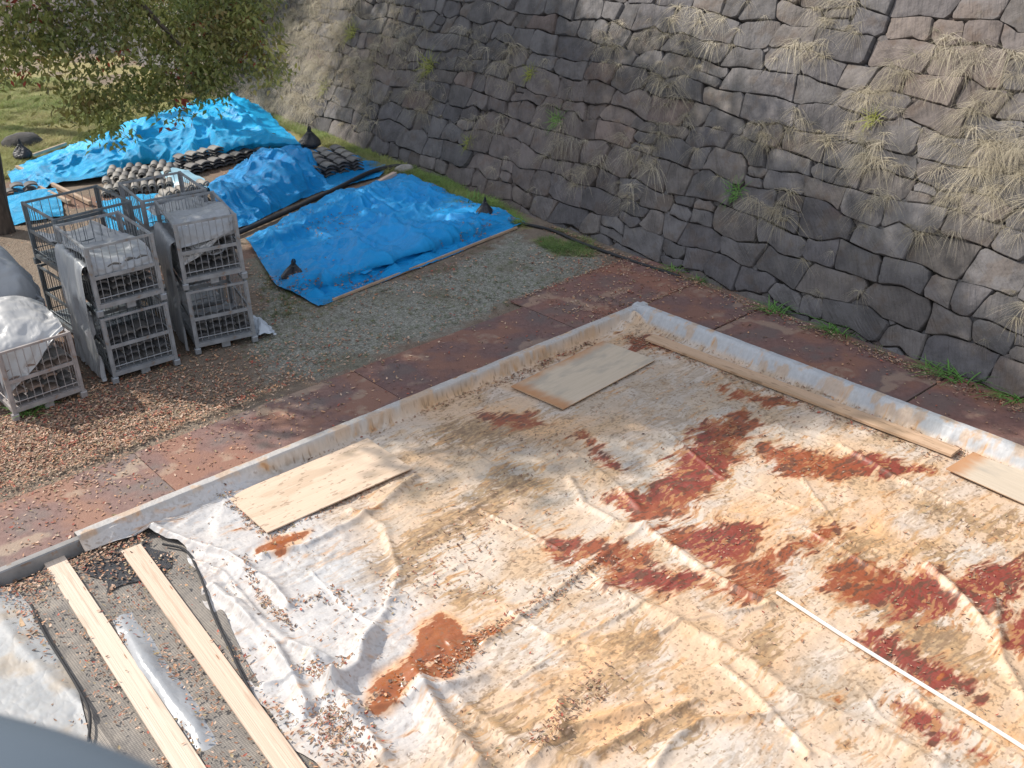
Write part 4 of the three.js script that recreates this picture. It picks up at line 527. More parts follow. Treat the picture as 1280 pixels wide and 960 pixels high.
const bagMat = mat([0.022, 0.024, 0.03], 0.38, { bumpMap: tiled(filmBump, 0.4), bumpScale: 0.02 });
function sandBag(label, p, y, s, lean) {
  const prof2 = [[0.001, 0], [0.18, 0.0], [0.235, 0.05], [0.225, 0.12], [0.17, 0.2], [0.11, 0.28], [0.06, 0.35], [0.035, 0.4], [0.04, 0.44], [0.025, 0.5], [0.005, 0.52]].map((q) => new THREE.Vector2(q[0] * s, q[1] * s)), g = new THREE.LatheGeometry(prof2, 40), P = g.attributes.position;
  for (let i = 0; i < P.count; i++) { const x = P.getX(i), y2 = P.getY(i), z = P.getZ(i), a = Math.atan2(z, x), h = y2 / s, k = 1 + 0.2 * Math.sin(a * 6 + h * 7 + p[0] * 3) * smooth(0.08, 0.3, h) + 0.14 * Math.sin(a * 2 + p[1]) + 0.22 * (fbm(a * 1.6 + p[0], h * 7, 5, 3) - 0.5); P.setXYZ(i, x * k + lean * y2 * y2 * 0.9, y2 * (1 + 0.1 * Math.sin(a * 2 + p[0])), z * k); }
  g.computeVertexNormals(); const o = thing('sand_bag', label, 'sand bag', [p[0], y, p[1]], p[0] * 2); o.scale.set(0.85, 0.7, 0.85); part('bag', g, bagMat, o);
  const tie = new THREE.TorusGeometry(0.045 * s, 0.012 * s, 6, 16); tie.rotateX(Math.PI / 2); tie.translate(lean * 0.9 * Math.pow(0.38 * s, 2), 0.38 * s, 0); part('tie', tie, mat([0.1, 0.1, 0.09], 0.7), o); return o;
}
sandBag('black plastic sand bag with tied top at the left end of the bright tarp', [-11.18, -24.44], 0.06, 1.15, 0);
sandBag('black plastic sand bag standing behind the block of tile stacks', [-4.51, -24.52], 0.06, 1.2, -0.12);
sandBag('black plastic sand bag on the near left corner of the front tarp', [-3.48, -16.10], 0.03, 0.95, 0.3);
sandBag('black plastic sand bag on the front tarp at the foot of the wall', [-0.40, -19.02], 0.05, 0.95, 0.2);
single('dark_rock', (() => { const g = new THREE.IcosahedronGeometry(0.4, 3), P = g.attributes.position; for (let i = 0; i < P.count; i++) { const v = V3().fromBufferAttribute(P, i), k = 0.75 + 0.5 * fbm(v.x * 3 + 5, v.y * 3 + v.z * 2, 4, 3); P.setXYZ(i, v.x * k * 1.2, v.y * k * 0.55, v.z * k); } g.computeVertexNormals(); g.translate(...((q) => [q[0], 0.1, q[1]])([-11.76, -25.82])); return g; })(), mat([0.09, 0.085, 0.08], 0.95, { map: clayTex }), 'low dark rock in the grass behind the left sand bag', 'rock');
single('pale_rock', (() => { const g = new THREE.IcosahedronGeometry(0.16, 3), P = g.attributes.position; for (let i = 0; i < P.count; i++) { const v = V3().fromBufferAttribute(P, i), k = 0.75 + 0.5 * fbm(v.x * 7 + 5, v.y * 7 + v.z * 5, 4, 3); P.setXYZ(i, v.x * k * 1.4, v.y * k * 0.6, v.z * k); } g.computeVertexNormals(); g.translate(...((q) => [q[0], 0.05, q[1]])([-2.14, -22.35])); return g; })(), mat([0.45, 0.42, 0.38], 0.95, { map: clayTex }), 'small pale stone in the grass strip beyond the end of the thick hose', 'rock');

// ---------------------------------------------------------------- trees
const barkTex = colorTex(256, 512, (u, v) => { const n = fbm(u * 14, v * 6, 3, 4, 14, 6); return mix3([0.035, 0.028, 0.022], [0.16, 0.125, 0.1], Math.pow(n, 1.5)); });
const barkMat = mat([1, 1, 1], 0.95, { map: tiled(barkTex, 0.6, 1), bumpMap: tiled(barkTex, 0.6, 1), bumpScale: 0.03 });
function taper(pts, r0, r1, n = 26, k = 9) {
  const c = new THREE.CatmullRomCurve3(pts), f = c.computeFrenetFrames(n), pos = [], uv = [], idx = [], L = c.getLength();
  for (let i = 0; i <= n; i++) { const p = c.getPointAt(i / n), r = mix(r0, r1, i / n); for (let j = 0; j <= k; j++) { const a = j / k * Math.PI * 2, q = r * (1 + 0.1 * Math.sin(a * 3 + i)); pos.push(p.x + q * (Math.cos(a) * f.normals[i].x + Math.sin(a) * f.binormals[i].x), p.y + q * (Math.cos(a) * f.normals[i].y + Math.sin(a) * f.binormals[i].y), p.z + q * (Math.cos(a) * f.normals[i].z + Math.sin(a) * f.binormals[i].z)); uv.push(j / k * 2 * Math.PI * r0, i / n * L); } }
  for (let i = 0; i < n; i++) for (let j = 0; j < k; j++) { const a = i * (k + 1) + j, b = a + 1, d = a + k + 1, e = d + 1; idx.push(a, b, d, b, e, d); }
  const g = new THREE.BufferGeometry(); g.setAttribute('position', new THREE.Float32BufferAttribute(pos, 3)); g.setAttribute('uv', new THREE.Float32BufferAttribute(uv, 2)); g.setIndex(idx); g.computeVertexNormals(); return g;
}
function spray(r, n, spread, len, droop) {                                     // a twig with n folded leaves
  const geos = [];
  for (let k = 0; k < n; k++) {
    const L = len * (0.7 + 0.6 * r()), W = L * 0.24, g = new THREE.BufferGeometry(), c = 0.06 * L;
    g.setAttribute('position', new THREE.Float32BufferAttribute([0, 0, 0, L * 0.45, c, W, L * 0.5, -c * 0.6, 0, L * 0.45, c, -W, L, -c * 2, 0], 3)); g.setAttribute('uv', new THREE.Float32BufferAttribute([0, 0, 0.5, 1, 0.5, 0.5, 0.5, 0, 1, 0.5], 2)); g.setIndex([0, 1, 2, 0, 2, 3, 1, 4, 2, 2, 4, 3]);
    g.rotateX((r() - 0.5) * 1.8); g.rotateZ(-droop - r() * 0.9); g.rotateY(r() * 6.283); const a = r() * 6.283, q = spread * Math.sqrt(r()); g.translate(q * Math.cos(a), (r() - 0.6) * spread * 1.1, q * Math.sin(a)); geos.push(g);
  }
  const g = mergeGeometries(geos); g.computeVertexNormals(); return g;
}
const leafMat = new THREE.MeshPhysicalMaterial({ color: 0xffffff, roughness: 0.5, side: THREE.DoubleSide, transmission: 0.45, thickness: 0, specularIntensity: 0.5 });
const GREENS = [[0.25, 0.28, 0.085], [0.2, 0.24, 0.075], [0.32, 0.33, 0.1], [0.34, 0.26, 0.105], [0.15, 0.185, 0.065], [0.41, 0.4, 0.13]];
function crown(parent, blobs, r, geo, red) {                                    // blobs: [x, y, z, radius, sprays, size]
  const n = blobs.reduce((s, b) => s + b[4], 0), m = new THREE.InstancedMesh(geo, leafMat, n), M = new THREE.Matrix4(), q = new THREE.Quaternion(), e = new THREE.Euler(), col = new THREE.Color(); let i = 0;
  for (const [x, y, z, R0, cnt, size] of blobs) {
    const tone = GREENS[Math.floor(r() * GREENS.length)], isRed = r() < red * 0.35;
    for (let k = 0; k < cnt; k++) {
      const d = V3(r() - 0.5, r() - 0.5, r() - 0.5).normalize().multiplyScalar(R0 * Math.pow(r(), 0.45)); e.set((r() - 0.5) * 0.7, r() * 6.283, (r() - 0.5) * 0.7); q.setFromEuler(e); const s = size * (0.75 + 0.5 * r());
      M.compose(V3(x + d.x, y + d.y * 0.75, z + d.z), q, V3(s, s, s)); m.setMatrixAt(i, M);
      const c = (isRed && r() < 0.7) || r() < red * 0.3 ? [0.36, 0.07, 0.045] : mix3(tone, GREENS[Math.floor(r() * GREENS.length)], 0.5), f = 0.75 + 0.5 * r(); m.setColorAt(i++, col.setRGB(c[0] * f, c[1] * f, c[2] * f));
    }
  }
  shadowed(m); m.name = 'crown'; m.userData.kind = 'stuff'; parent.add(m); return m;
}
{
  const r = rng(404), geo = spray(r, 16, 0.24, 0.105, 0.25), t = thing('camphor_tree', 'tall evergreen tree with drooping leafy branches and dark trunk at the left edge', 'tree');
  const foot = V3(-9.5, 0, -19.2), top = V3(-8.8, 5.4, -18.8);
  part('trunk', taper([foot.clone().add(V3(0, -0.15, 0)), V3(-9.42, 1.2, -19.15), V3(-9.2, 2.6, -19.05), V3(-9.0, 4, -18.9), top, V3(-9.1, 8.5, -19.2), V3(-9.3, 12.5, -19.2)], 0.22, 0.07, 40, 12), barkMat, t);
  const blobs = [], limb = (e) => part('limb', taper([top.clone().lerp(foot, 0.1 + 0.2 * r()), top.clone().lerp(e, 0.5).add(V3(0, 0.7, 0)), e], 0.09, 0.025, 14, 7), barkMat, t);
  for (let k = 0; k < 120; k++) { const d = V3(r() - 0.5, r() - 0.5, r() - 0.5).normalize().multiplyScalar(Math.pow(r(), 0.4)), p = V3(-9.3 + d.x * 4.4, 9.7 + d.y * 4.7, -19.3 + d.z * 4.4); blobs.push([p.x, p.y, p.z, 1.15, 52, 1.7]); if (k % 10 === 0) limb(p); }
  for (const [x, y, d, R0, n] of [[20, 30, 16.5, 0.8, 170], [70, 10, 17, 0.8, 170], [110, 55, 17, 0.6, 130], [150, 95, 17.5, 0.55, 110], [60, 60, 16.5, 0.5, 80], [190, 30, 18, 0.8, 190], [230, 75, 18, 0.7, 150], [270, 40, 18.5, 0.75, 170], [310, 55, 18.5, 0.55, 110], [300, 10, 18.5, 0.7, 140], [200, 105, 18, 0.5, 80], [260, 100, 18.5, 0.5, 80], [110, 120, 17, 0.4, 55], [75, 110, 16.8, 0.35, 30], [125, 145, 17, 0.3, 34], [135, 165, 17, 0.2, 16], [90, 130, 17, 0.3, 26], [150, 130, 17.3, 0.35, 46], [216, 138, 17.8, 0.16, 9], [330, 85, 18.5, 0.35, 40], [10, 75, 16, 0.5, 70], [140, 20, 17.5, 0.8, 180], [-40, 60, 16, 0.8, 150], [-30, 10, 16, 0.9, 150]]) {
    const q = ray(x, y, d); blobs.push([q.x, q.y, q.z, R0, Math.round(n * (x > 150 ? 0.4 : 0.24)), 1.15]);
  }
  for (const [x, y, d] of [[190, 22, 18], [300, 20, 18.5], [90, 60, 17], [240, 70, 18]]) limb(ray(x, y, d));
  crown(t, blobs, r, geo, 0.12);
  const t3 = thing('camphor_tree', 'second tall evergreen tree beyond the left edge, shading the middle of the wall', 'tree'), f3 = V3(-14.5, 0, -28.3), b3 = [];
  part('trunk', taper([f3, V3(-14.4, 3, -28.3), V3(-14.7, 7, -28.2), V3(-14.5, 12, -28.4)], 0.3, 0.1, 26, 10), barkMat, t3);
  for (let k = 0; k < 80; k++) { const d = V3(r() - 0.5, r() - 0.5, r() - 0.5).normalize().multiplyScalar(Math.pow(r(), 0.4)); b3.push([-14.5 + d.x * 3.1, 15.2 + d.y * 4.6, -28.4 + d.z * 3.0, 1.1, 52, 1.7]); if (k % 12 === 0) part('limb', taper([V3(-14.6, 8.5, -28.3), V3(-14.5 + d.x * 3, 14 + d.y * 4, -28.4 + d.z * 3)], 0.09, 0.02, 10, 7), barkMat, t3); }
  crown(t3, b3, r, geo, 0.2);
  const t2 = thing('evergreen_tree', 'dense olive green bushy tree behind the bright blue tarp', 'tree'), f2 = V3(-8.9, 0, -31.2);
  part('trunk', taper([f2, V3(-8.85, 1, -31.2), V3(-8.6, 2.2, -31.3), V3(-8.7, 4.5, -31.4)], 0.24, 0.1, 20, 10), mat([1.7, 1.5, 1.4], 0.95, { map: tiled(barkTex, 0.6, 1) }), t2);
  const b2 = []; for (let k = 0; k < 46; k++) { const d = V3(r() - 0.5, r() - 0.5, r() - 0.5).normalize().multiplyScalar(Math.pow(r(), 0.4)); b2.push([-8.1 + d.x * 3.0, 3.6 + d.y * 2.9, -31.8 + d.z * 2.2, 0.85, 34, 1.3]); }
  crown(t2, b2, r, geo, 0.05);
}
function ray(x, y, d) { const f = 1320, v = V3((x - 640) / f, (480 - y) / f, -1).multiplyScalar(d).applyEuler(camera.rotation); return v.add(camera.position); }

// ---------------------------------------------------------------- grasses and weeds
function tuft(r, n, L, w, lean, droop, base) {
  const pos = [], idx = [];
  for (let k = 0; k < n; k++) {
    const a = r() * 6.283, l = L * (0.5 + 0.7 * r()), ln = lean * (0.3 + r()), bx = (r() - 0.5) * base, bz = (r() - 0.5) * base, cx = Math.cos(a), cz = Math.sin(a), s = pos.length / 3;
    for (let i = 0; i <= 5; i++) { const t = i / 5, out = l * (ln * t + droop * t * t * 0.6), up = l * (t * (1 - 0.3 * ln) - droop * t * t), ww = w * (1 - 0.85 * t) / 2; pos.push(bx + cx * out - cz * ww, up, bz + cz * out + cx * ww, bx + cx * out + cz * ww, up, bz + cz * out - cx * ww); }
    for (let i = 0; i < 5; i++) { const b = s + i * 2; idx.push(b, b + 1, b + 2, b + 1, b + 3, b + 2); }
  }
  const g = new THREE.BufferGeometry(); g.setAttribute('position', new THREE.Float32BufferAttribute(pos, 3)); g.setIndex(idx); g.computeVertexNormals(); return g;
}
const bladeMat = new THREE.MeshPhysicalMaterial({ color: 0xffffff, roughness: 0.85, side: THREE.DoubleSide, transmission: 0.2, thickness: 0 });
function scatter(geo, list, name, label, category, m = bladeMat) {               // list: {p, q, s, c}
  const o = new THREE.InstancedMesh(geo, m, list.length), M = new THREE.Matrix4(), col = new THREE.Color();
  list.forEach((e, i) => { o.setMatrixAt(i, M.compose(e.p, e.q, e.s.isVector3 ? e.s : V3(e.s, e.s, e.s))); o.setColorAt(i, col.setRGB(...e.c)); });
  return stuff(o, name, label, category);
}
const upTo = (n, yaw) => new THREE.Quaternion().setFromUnitVectors(V3(0, 1, 0), n.clone().normalize()).multiply(new THREE.Quaternion().setFromAxisAngle(V3(0, 1, 0), yaw));
{
  const r = rng(909), dryGeo = tuft(r, 52, 0.44, 0.006, 0.62, 1.25, 0.1), list = [], dir = WN.clone().multiplyScalar(0.3).add(V3(0, 1, 0));
  const add = (s, t, k) => { const f = 0.7 + 0.6 * r(), c = mix3([0.5, 0.445, 0.335], [0.36, 0.31, 0.21], r()); list.push({ p: wallPoint(s, t, -0.03), q: upTo(dir.clone().add(V3((r() - 0.5) * 0.5, (r() - 0.5) * 0.4, (r() - 0.5) * 0.5)), r() * 6.283), s: k * (0.45 + 0.75 * r()), c: c.map((x) => x * f) }); };
  for (const [c, rad, n] of [[[2.25, 3.18], 0.5, 60], [[1.69, 2.69], 0.6, 75], [[3.21, 3.81], 0.5, 40], [[5.30, 2.45], 0.35, 36], [[7.14, 3.75], 0.5, 40], [[7.93, 2.74], 0.5, 40], [[5.10, 3.61], 0.4, 36], [[3.62, 3.17], 0.3, 24], [[1.51, 2.94], 0.45, 50], [[7.24, 2.16], 0.45, 36], [[9.29, 3.35], 0.5, 36], [[10.01, 1.81], 0.5, 34], [[1.85, 2.17], 0.35, 26], [[3.37, 2.51], 0.4, 34], [[3.05, 2.12], 0.4, 26], [[4.79, 1.41], 0.4, 24], [[7.65, 1.66], 0.4, 34], [[8.61, 1.32], 0.3, 22], [[9.56, 1.20], 0.4, 30], [[7.64, 0.87], 0.3, 20], [[4.53, 2.59], 0.4, 26], [[4.57, 4.46], 0.6, 40], [[2.73, 4.09], 0.5, 36], [[1.85, 3.89], 0.4, 34], [[11.95, 2.78], 0.6, 34], [[13.32, 2.78], 0.6, 40], [[8.28, 3.97], 0.5, 30], [[1.01, 2.26], 0.4, 34], [[2.00, 1.74], 0.3, 16], [[12.23, 1.42], 0.5, 30], [[14.77, 1.88], 0.7, 70], [[13.84, 1.40], 0.4, 30], [[16.62, 2.36], 0.9, 120], [[16.40, 3.14], 0.9, 90], [[17.65, 1.65], 0.8, 130], [[16.50, 1.05], 0.7, 70]])
    for (let k = 0; k < n * 0.3; k++) { const a = r() * 6.283, q = rad * (0.15 + 1.05 * r()); add(c[0] + q * Math.cos(a) * 1.2, c[1] + q * Math.sin(a) * 0.8, 1); }
  for (let k = 0; k < 1500; k++) { const s = 18.4 + 8.5 * r(), t = 0.1 + 4.6 * r(), e = fbm(s * 0.9, t * 0.9, 5, 3) + (s - 19.5) * 0.07; if (e > 0.47) add(s, t, 1.1); }
  for (let k = 0; k < 520; k++) { const s = -3 + 22 * r(), t = 0.2 + 5.2 * r(); if (fbm(s * 0.9, t * 1.1, 15, 3) > 0.5) add(s, t, 0.62); }
  scatter(dryGeo, list, 'dry_grass', 'straw coloured dry grass hanging from the joints of the castle wall', 'dry grass');
  // green grass on the lawn, along the foot of the wall and in the patch beside the plates
  const gGeo = tuft(r, 16, 0.2, 0.009, 0.7, 0.35, 0.14), gl = [], gadd = (x, z, k, c) => { const f = 0.7 + 0.6 * r(); gl.push({ p: V3(x, -0.01, z), q: upTo(V3((r() - 0.5) * 0.3, 1, (r() - 0.5) * 0.3), r() * 6.283), s: k * (0.6 + 0.7 * r()), c: c.map((q) => q * f) }); };
  const fill = (P, n, k, c0, c1) => { let x0 = 1e9, x1 = -1e9, y0 = 1e9, y1 = -1e9; for (const [a, b] of P) { x0 = Math.min(x0, a); x1 = Math.max(x1, a); y0 = Math.min(y0, b); y1 = Math.max(y1, b); } for (let i = 0; i < n;) { const x = mix(x0, x1, r()), z = mix(y0, y1, r()); if (!inside(x, z, P)) continue; i++; if (fbm(x * 1.3, z * 1.3, 8, 3) + 0.25 * r() < 0.5) continue; gadd(x, z, k, mix3(c0, c1, clamp(2 * fbm(x * 0.8, z * 0.8, 18, 3) - 0.5))); } };
  fill(LAWN, 9000, 0.95, [0.19, 0.28, 0.05], [0.36, 0.35, 0.12]); fill(PATCH, 420, 0.55, [0.12, 0.2, 0.04], [0.24, 0.26, 0.09]);
  fill([[-16.17, -35.15], [-15.07, -34.31], [-10.13, -32.03], [-7.66, -30.54], [-7.52, -29.90], [-9.84, -27.31], [-11.27, -25.16], [-11.77, -24.52]], 7000, 0.9, [0.3, 0.3, 0.09], [0.42, 0.34, 0.15]);
  fill([[-7.73, -30.34], [-7.43, -30.50], [-5.15, -27.64], [-2.89, -23.68], [-1.18, -21.39], [0.12, -19.24], [0.32, -18.39], [-0.49, -19.51], [-2.24, -22.30], [-3.53, -24.46], [-4.86, -25.77], [-6.59, -28.59]], 4200, 0.85, [0.15, 0.29, 0.05], [0.3, 0.36, 0.1]);
  fill(GRAVEL, 1500, 0.28, [0.1, 0.14, 0.04], [0.17, 0.18, 0.06]);
  fill([[-4.14, -16.96], [-3.17, -15.14], [-2.46, -15.39], [-2.83, -14.50], [-3.80, -14.58]], 250, 0.4, [0.09, 0.15, 0.03], [0.17, 0.18, 0.06]);
  for (let k = 0; k < 520; k++) { const s = -2.5 + 15 * r(), q = wallPoint(s, 0); if (fbm(s * 1.1, 3, 8, 2) > 0.5) gadd(q.x - 0.2 * r() * WNH.x - 0.06, q.z - 0.2 * r() * WNH.z, 0.55, mix3([0.12, 0.22, 0.04], [0.28, 0.27, 0.1], r())); }
  scatter(gGeo, gl, 'grass', 'green and yellow grass of the lawn and the foot of the wall', 'grass');
  // single weeds
  const weedGeo = tuft(r, 46, 0.3, 0.02, 0.85, 0.4, 0.26), weedMat = [[0.1, 0.23, 0.04], [0.14, 0.26, 0.05], [0.26, 0.28, 0.04]].map((c) => mat(c, 0.7));
  const weed = (label, p, k, m, q) => { const o = single('weed', weedGeo, m, label, 'weed'); o.position.copy(p); o.scale.set(k * 1.55, k * 1.35, k * 1.55); if (q) o.quaternion.copy(q); return o; };
  weed('green weed at the wall foot right beyond the far corner of the basin', g3([2.72, -15.91]), 0.55, weedMat[1]); weed('green weed at the wall foot, second from the far corner of the basin', g3([3.03, -15.47]), 0.4, weedMat[0]);
  weed('low wide green weed at the wall foot above the middle of the right rim', g3([3.92, -14.13]), 0.75, weedMat[0]); weed('bushy round green weed standing alone at the wall foot', g3([4.62, -13.39]), 0.85, weedMat[0]);
  weed('spreading green weed at the wall foot towards the right edge', g3([5.73, -11.83]), 1.0, weedMat[0]); weed('green weed at the wall foot left beside the spreading one', g3([5.47, -12.12]), 0.6, weedMat[1]); weed('green weed cut by the right edge of the photo at the wall foot', g3([6.21, -11.24]), 0.9, weedMat[0]);
  weed('dark green weed under the single mesh cage', g3([-6.13, -11.89]), 0.7, weedMat[0]); weed('green weed at the foot of the wall beside the sand bag on the front tarp', g3([-0.62, -19.72]), 0.9, weedMat[0]);
  const onWall = upTo(WN, 0.4);
  weed('bright green sprig growing from the wall left of its middle, above the gravel', wallPoint(...[5.36, 1.47]), 0.5, weedMat[0], onWall); weed('yellow green sprig high on the shaded wall at the left', wallPoint(...[18.18, 2.57]), 0.7, weedMat[2], onWall); weed('yellow green sprig in the wall right of the higher one', wallPoint(...[14.57, 2.23]), 0.75, weedMat[2], onWall);
  weed('yellow green sprig low in the straw of the wall', wallPoint(...[18.62, 1.11]), 0.6, weedMat[2], onWall); weed('yellow green sprig in a joint of the brown stones', wallPoint(...[11.16, 2.54]), 0.45, weedMat[2], onWall); weed('dull green sprig in the dark middle of the wall', wallPoint(...[9.97, 1.82]), 0.5, weedMat[1], onWall); weed('yellow green sprig above the foot of the wall behind the front tarp', wallPoint(...[12.29, 0.93]), 0.45, weedMat[2], onWall);
  weed('yellow green sprig in the sunlit upper right of the wall', wallPoint(...[3.56, 2.97]), 0.4, weedMat[2], onWall);
}

// ---------------------------------------------------------------- fallen leaves
const leafGeo = (() => { const g = new THREE.BufferGeometry(); g.setAttribute('position', new THREE.Float32BufferAttribute([-0.5, 0.1, 0, -0.18, 0.06, 0.2, -0.15, 0.0, 0, -0.18, 0.07, -0.2, 0.2, 0.09, 0.19, 0.2, 0.02, 0, 0.2, 0.06, -0.19, 0.52, 0.16, 0], 3)); g.setIndex([0, 1, 2, 0, 2, 3, 1, 4, 5, 1, 5, 2, 2, 5, 3, 3, 5, 6, 4, 7, 5, 5, 7, 6]); g.computeVertexNormals(); return g; })();
const dryLeafMat = mat([1, 1, 1], 0.7);
const LEAF = [[0.42, 0.28, 0.15], [0.5, 0.37, 0.22], [0.3, 0.18, 0.09], [0.17, 0.095, 0.05], [0.33, 0.17, 0.08], [0.27, 0.22, 0.1], [0.4, 0.32, 0.19], [0.11, 0.075, 0.045], [0.46, 0.27, 0.12], [0.36, 0.25, 0.14], [0.24, 0.15, 0.08], [0.3, 0.08, 0.04]];
const lr = rng(5150);
function leaf(p, size, dark = 0, n = V3(0, 1, 0)) { const c = lr() < dark ? LEAF[[3, 7, 2, 5, 4][Math.floor(lr() * 5)]] : LEAF[Math.floor(lr() * LEAF.length)], f = 0.82 + 0.5 * lr(), s = 0.8 * size * (0.45 + 0.5 * lr() + 0.7 * lr() * lr()); return { p, q: upTo(n.clone().add(V3((lr() - 0.5) * 0.8, 0, (lr() - 0.5) * 0.8)), lr() * 6.283), s: V3(s, s * (0.4 + 1.3 * lr()), s * (0.6 + 0.7 * lr())), c: [c[0] * f, c[1] * f * 0.93, c[2] * f * 1.12] }; }
const gauss = () => Math.sqrt(-2 * Math.log(lr() + 1e-6)) * Math.cos(6.2832 * lr());
{
  const out = [];
  const drop = (x, z, size) => { const [a, b] = toLocal(x, z); if (a > -0.35 && b > -0.2) return; const w = V3(x, 0, z).sub(WA).dot(WNH); if (w > -0.05) return; if (b > -1.75 && b < -0.1 && a > 0.5 && lr() > (a > 7 ? 0.34 : 0.16)) return; const plate = (b > -1.9 && b < -0.1 && a > -2) || (a < -0.24 && a > -1.75 && b > -1.5); out.push(leaf(V3(x, (plate ? 0.032 : 0.006) + 0.012 * lr(), z), size)); };
  for (const [c, sx, sz, n] of [[[-5.32, -11.32], 1.35, 0.7, 13500], [[-5.65, -10.43], 0.9, 0.55, 2600], [[-3.50, -12.02], 1.1, 0.7, 1900], [[-2.90, -13.39], 1.2, 0.6, 800], [[-3.87, -15.52], 0.7, 0.6, 350], [[-4.75, -12.80], 0.8, 0.5, 900], [[-9.12, -19.62], 0.9, 0.8, 500], [[-0.93, -14.93], 1.6, 1.2, 420], [[-5.06, -9.58], 0.7, 0.4, 520], [[1.13, -16.43], 0.6, 0.5, 140]]) for (let k = 0; k < n; k++) drop(c[0] + gauss() * sx, c[1] + gauss() * sz, 0.06);
  for (let k = 0; k < 1700; k++) { const a = -1.9 + 12 * lr(), b = -1.9 + 1.8 * lr(), q = bl(a, b); drop(q.x, q.z, 0.06); }
  for (let k = 0; k < 520; k++) { const q = bl(-1.9 + 1.6 * lr(), -0.5 + 9 * lr()); drop(q.x, q.z, 0.055); }
  for (let k = 0; k < 2000; k++) { const s = -3 + 12 * lr(), q = wallPoint(s, 0).addScaledVector(WNH, -0.12 - Math.abs(gauss()) * 0.13); drop(q.x, q.z, 0.055); }
  for (const [P, n, w] of [[[[0.06, -14.90], [0.82, -15.58], [1.82, -16.44]], 260, 0.06], [[[2.12, -14.68], [2.50, -14.99], [2.93, -15.31]], 90, 0.05], [[[0.04, -14.48], [0.62, -14.19]], 70, 0.08], [[[2.98, -13.70], [3.75, -14.29]], 60, 0.05], [[[0.85, -16.10], [1.69, -16.68], [2.18, -16.33]], 160, 0.15]]) for (let k = 0; k < n; k++) { const x = lr() * (P.length - 1), i = Math.floor(x), t = x - i; drop(mix(P[i][0], P[i + 1][0], t) + gauss() * w, mix(P[i][1], P[i + 1][1], t) + gauss() * w, 0.05); }
  for (let k = 0; k < 1300; k++) drop(-8 + 14 * lr(), -24 + 14 * lr(), 0.06);
  for (let k = 0; k < 5200; k++) { const x = -4.5 + 6.5 * lr(), z = -18.5 + 6.5 * lr(); if (fbm(x * 0.9, z * 0.9, 34, 3) + 0.15 * lr() > 0.55) drop(x, z, 0.066); }
  scatter(leafGeo, out, 'fallen_leaves', 'brown and tan fallen leaves strewn over the ground and the rusty plates', 'leaves', dryLeafMat);

  const on = []; const put = (a, b, size, dark) => { if (a < 0.03 || b < 0.03 || b > 7.9 || a > aMax(b) - 0.03) return; on.push(leaf(bl(a, b, sheetY(a, b) + 0.008), size, dark)); };
  for (let k = 0; k < 46000; k++) { const a = 8 * lr(), b = 7.9 * lr(), m = Math.max(fRed(a, b) * 0.62, fBrown(a, b) * 0.6, fWet(a, b) * 0.4), c = fbm(a * 2.2, b * 2.6, 63, 3), d = 0.02 + 0.5 * m * smooth(0.38, 0.6, c) + 0.16 * smooth(0.56, 0.72, c); if (lr() < d * 0.8) put(a, b, 0.034 + 0.014 * lr(), m > 0.3 ? 0.3 : 0.6); }
  for (const [P, n, w] of [[[[6.46, -0.11], [5.21, -0.15], [4.49, -0.05], [2.46, 0.13], [0.93, 0.07]], 900, 0.05], [[[0.44, 0.37], [0.34, 1.02]], 260, 0.1], [[[0.01, 0.80], [0.01, 2.80], [0.02, 4.16], [-0.04, 4.82], [0.06, 5.76]], 420, 0.04], [[[0.45, 1.12], [0.39, 3.13], [0.34, 5.09]], 300, 0.035], [[[0.15, 5.03], [-0.17, 5.05], [-0.05, 5.30]], 240, 0.06], [[[6.55, 0.09], [6.57, 1.03]], 170, 0.05], [[[6.54, 1.06], [4.75, 1.03]], 170, 0.04], [[[2.58, 1.20], [0.76, 1.08]], 110, 0.03], [[[0.42, 5.50], [0.47, 6.04]], 120, 0.05], [[[6.93, 1.21], [7.13, 1.88], [7.11, 2.51]], 160, 0.03], [[[7.56, 4.12], [7.47, 3.75], [7.52, 3.59]], 420, 0.14], [[[6.48, 3.93], [5.96, 3.73], [5.21, 3.75], [4.31, 3.69]], 360, 0.06], [[[7.09, 3.75], [6.81, 3.82], [6.27, 3.66]], 90, 0.08], [[[6.46, 5.02], [6.10, 4.91], [5.49, 4.85]], 200, 0.08], [[[7.02, 2.22], [6.57, 2.32], [6.59, 2.77]], 90, 0.06], [[[7.33, 3.01], [7.28, 3.19], [6.97, 3.21]], 130, 0.05], [[[4.45, 2.42], [5.45, 2.61], [6.39, 2.73]], 260, 0.2]]) for (let k = 0; k < n; k++) { const x = lr() * (P.length - 1), i = Math.floor(x), t = x - i; put(mix(P[i][0], P[i + 1][0], t) + gauss() * w, mix(P[i][1], P[i + 1][1], t) + gauss() * w, 0.05, 0.3); }
  scatter(leafGeo, on, 'fallen_leaves', 'fallen leaves scattered and clumped on the stained liner in the basin', 'leaves', dryLeafMat);

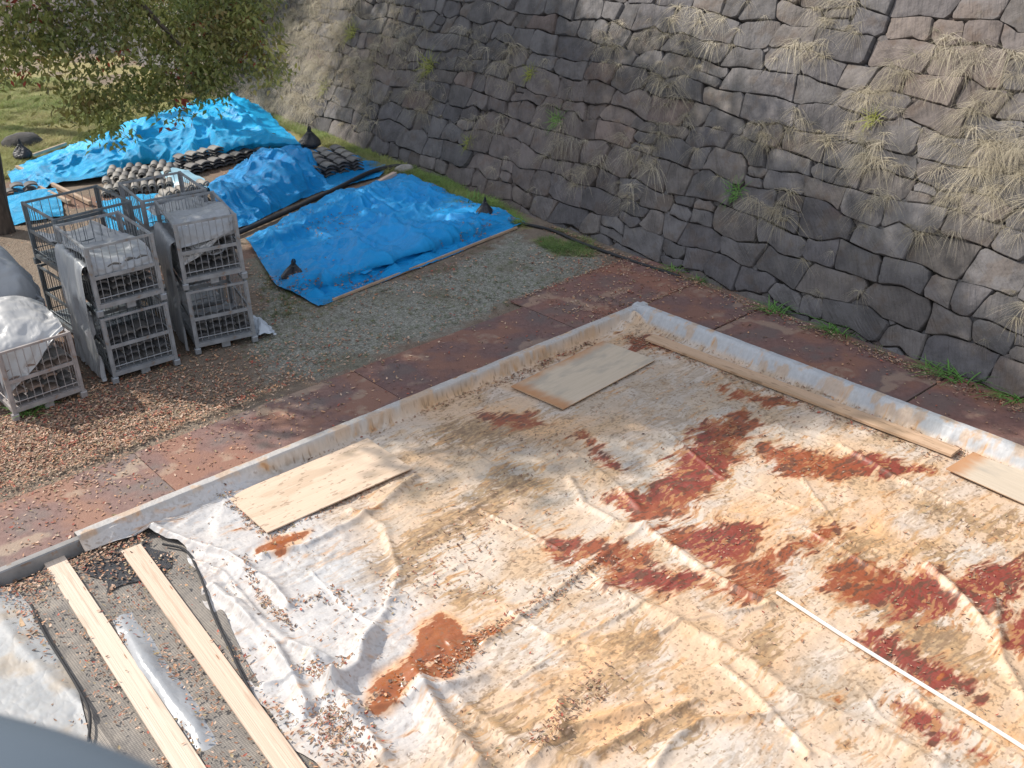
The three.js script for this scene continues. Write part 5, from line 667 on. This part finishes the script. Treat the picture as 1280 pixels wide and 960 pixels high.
  const mt = []; const planks = [[mid([8.47, -0.10], [8.25, -0.06]), [8.59, 3.80]], [mid([7.83, 0.52], [7.63, 0.60]), [8.01, 4.28]]], free = (a, b) => planks.every(([p, q]) => segDist(a, b, ...p, ...q) > 0.1) || lr() < 0.015;
  for (let k = 0; k < 15000; k++) { const b = 0.05 + 5 * lr(), a = 7.4 + 3.2 * lr(), c = fbm(a * 2, b * 1.2, 87, 3), d = (a > 9.2 ? 0.22 : 0.55) * smooth(0.36, 0.62, c) + 0.5 * smooth(0.35, 0.05, b) + 0.04; if (lr() < d && a > aMax(b) - 0.12) { const fr = free(a, b), on2 = planks.some(([p, q]) => segDist(a, b, ...p, ...q) < 0.1); if (fr) mt.push(leaf(bl(a, b, on2 ? 0.095 : matY(a, b) + 0.02 + 0.02 * lr()), 0.052, 0.2)); }; }
  for (let k = 0; k < 900; k++) { const a = 7.5 + 2.6 * lr(), b = 0.1 + Math.abs(gauss()) * 0.14; if (free(a, b)) mt.push(leaf(bl(a, b, matY(a, b) + 0.03 + 0.03 * lr()), 0.052, 0.1)); }
  scatter(leafGeo, mt, 'fallen_leaves', 'fallen leaves lying thick around the two pale planks on the matting', 'leaves', dryLeafMat);

  const tp = []; const P = tarpFront.geometry.attributes.position, N = tarpFront.geometry.attributes.normal;
  for (let k = 0; k < 20000 && tp.length < 900; k++) { const i = Math.floor(lr() * P.count), x = P.getX(i), y = P.getY(i), z = P.getZ(i); if (fbm(x * 1.7, z * 1.7, 44, 3) < 0.54 || y > 0.2) continue; tp.push(leaf(V3(x, y + 0.012, z), 0.055, 0.6)); }
  scatter(leafGeo, tp, 'fallen_leaves', 'fallen leaves gathered in the hollows of the shaded front tarp', 'leaves', dryLeafMat);
}
// ---------------------------------------------------------------- railing of the lookout where the photo was taken
{
  const t = thing('metal_railing', 'blurred blue grey metal handrail across the near left corner', 'railing'), m = mat([0.1, 0.128, 0.155], 0.55, { metalness: 0.1 });
  part('handrail', tube([ray(-420, 1000, 0.62), ray(-150, 1025, 0.62), ray(60, 1080, 0.62), ray(220, 1160, 0.63), ray(420, 1340, 0.66), ray(620, 1590, 0.7)], 0.07, 60, 20), m, t);
}
renderer.render(scene, camera);
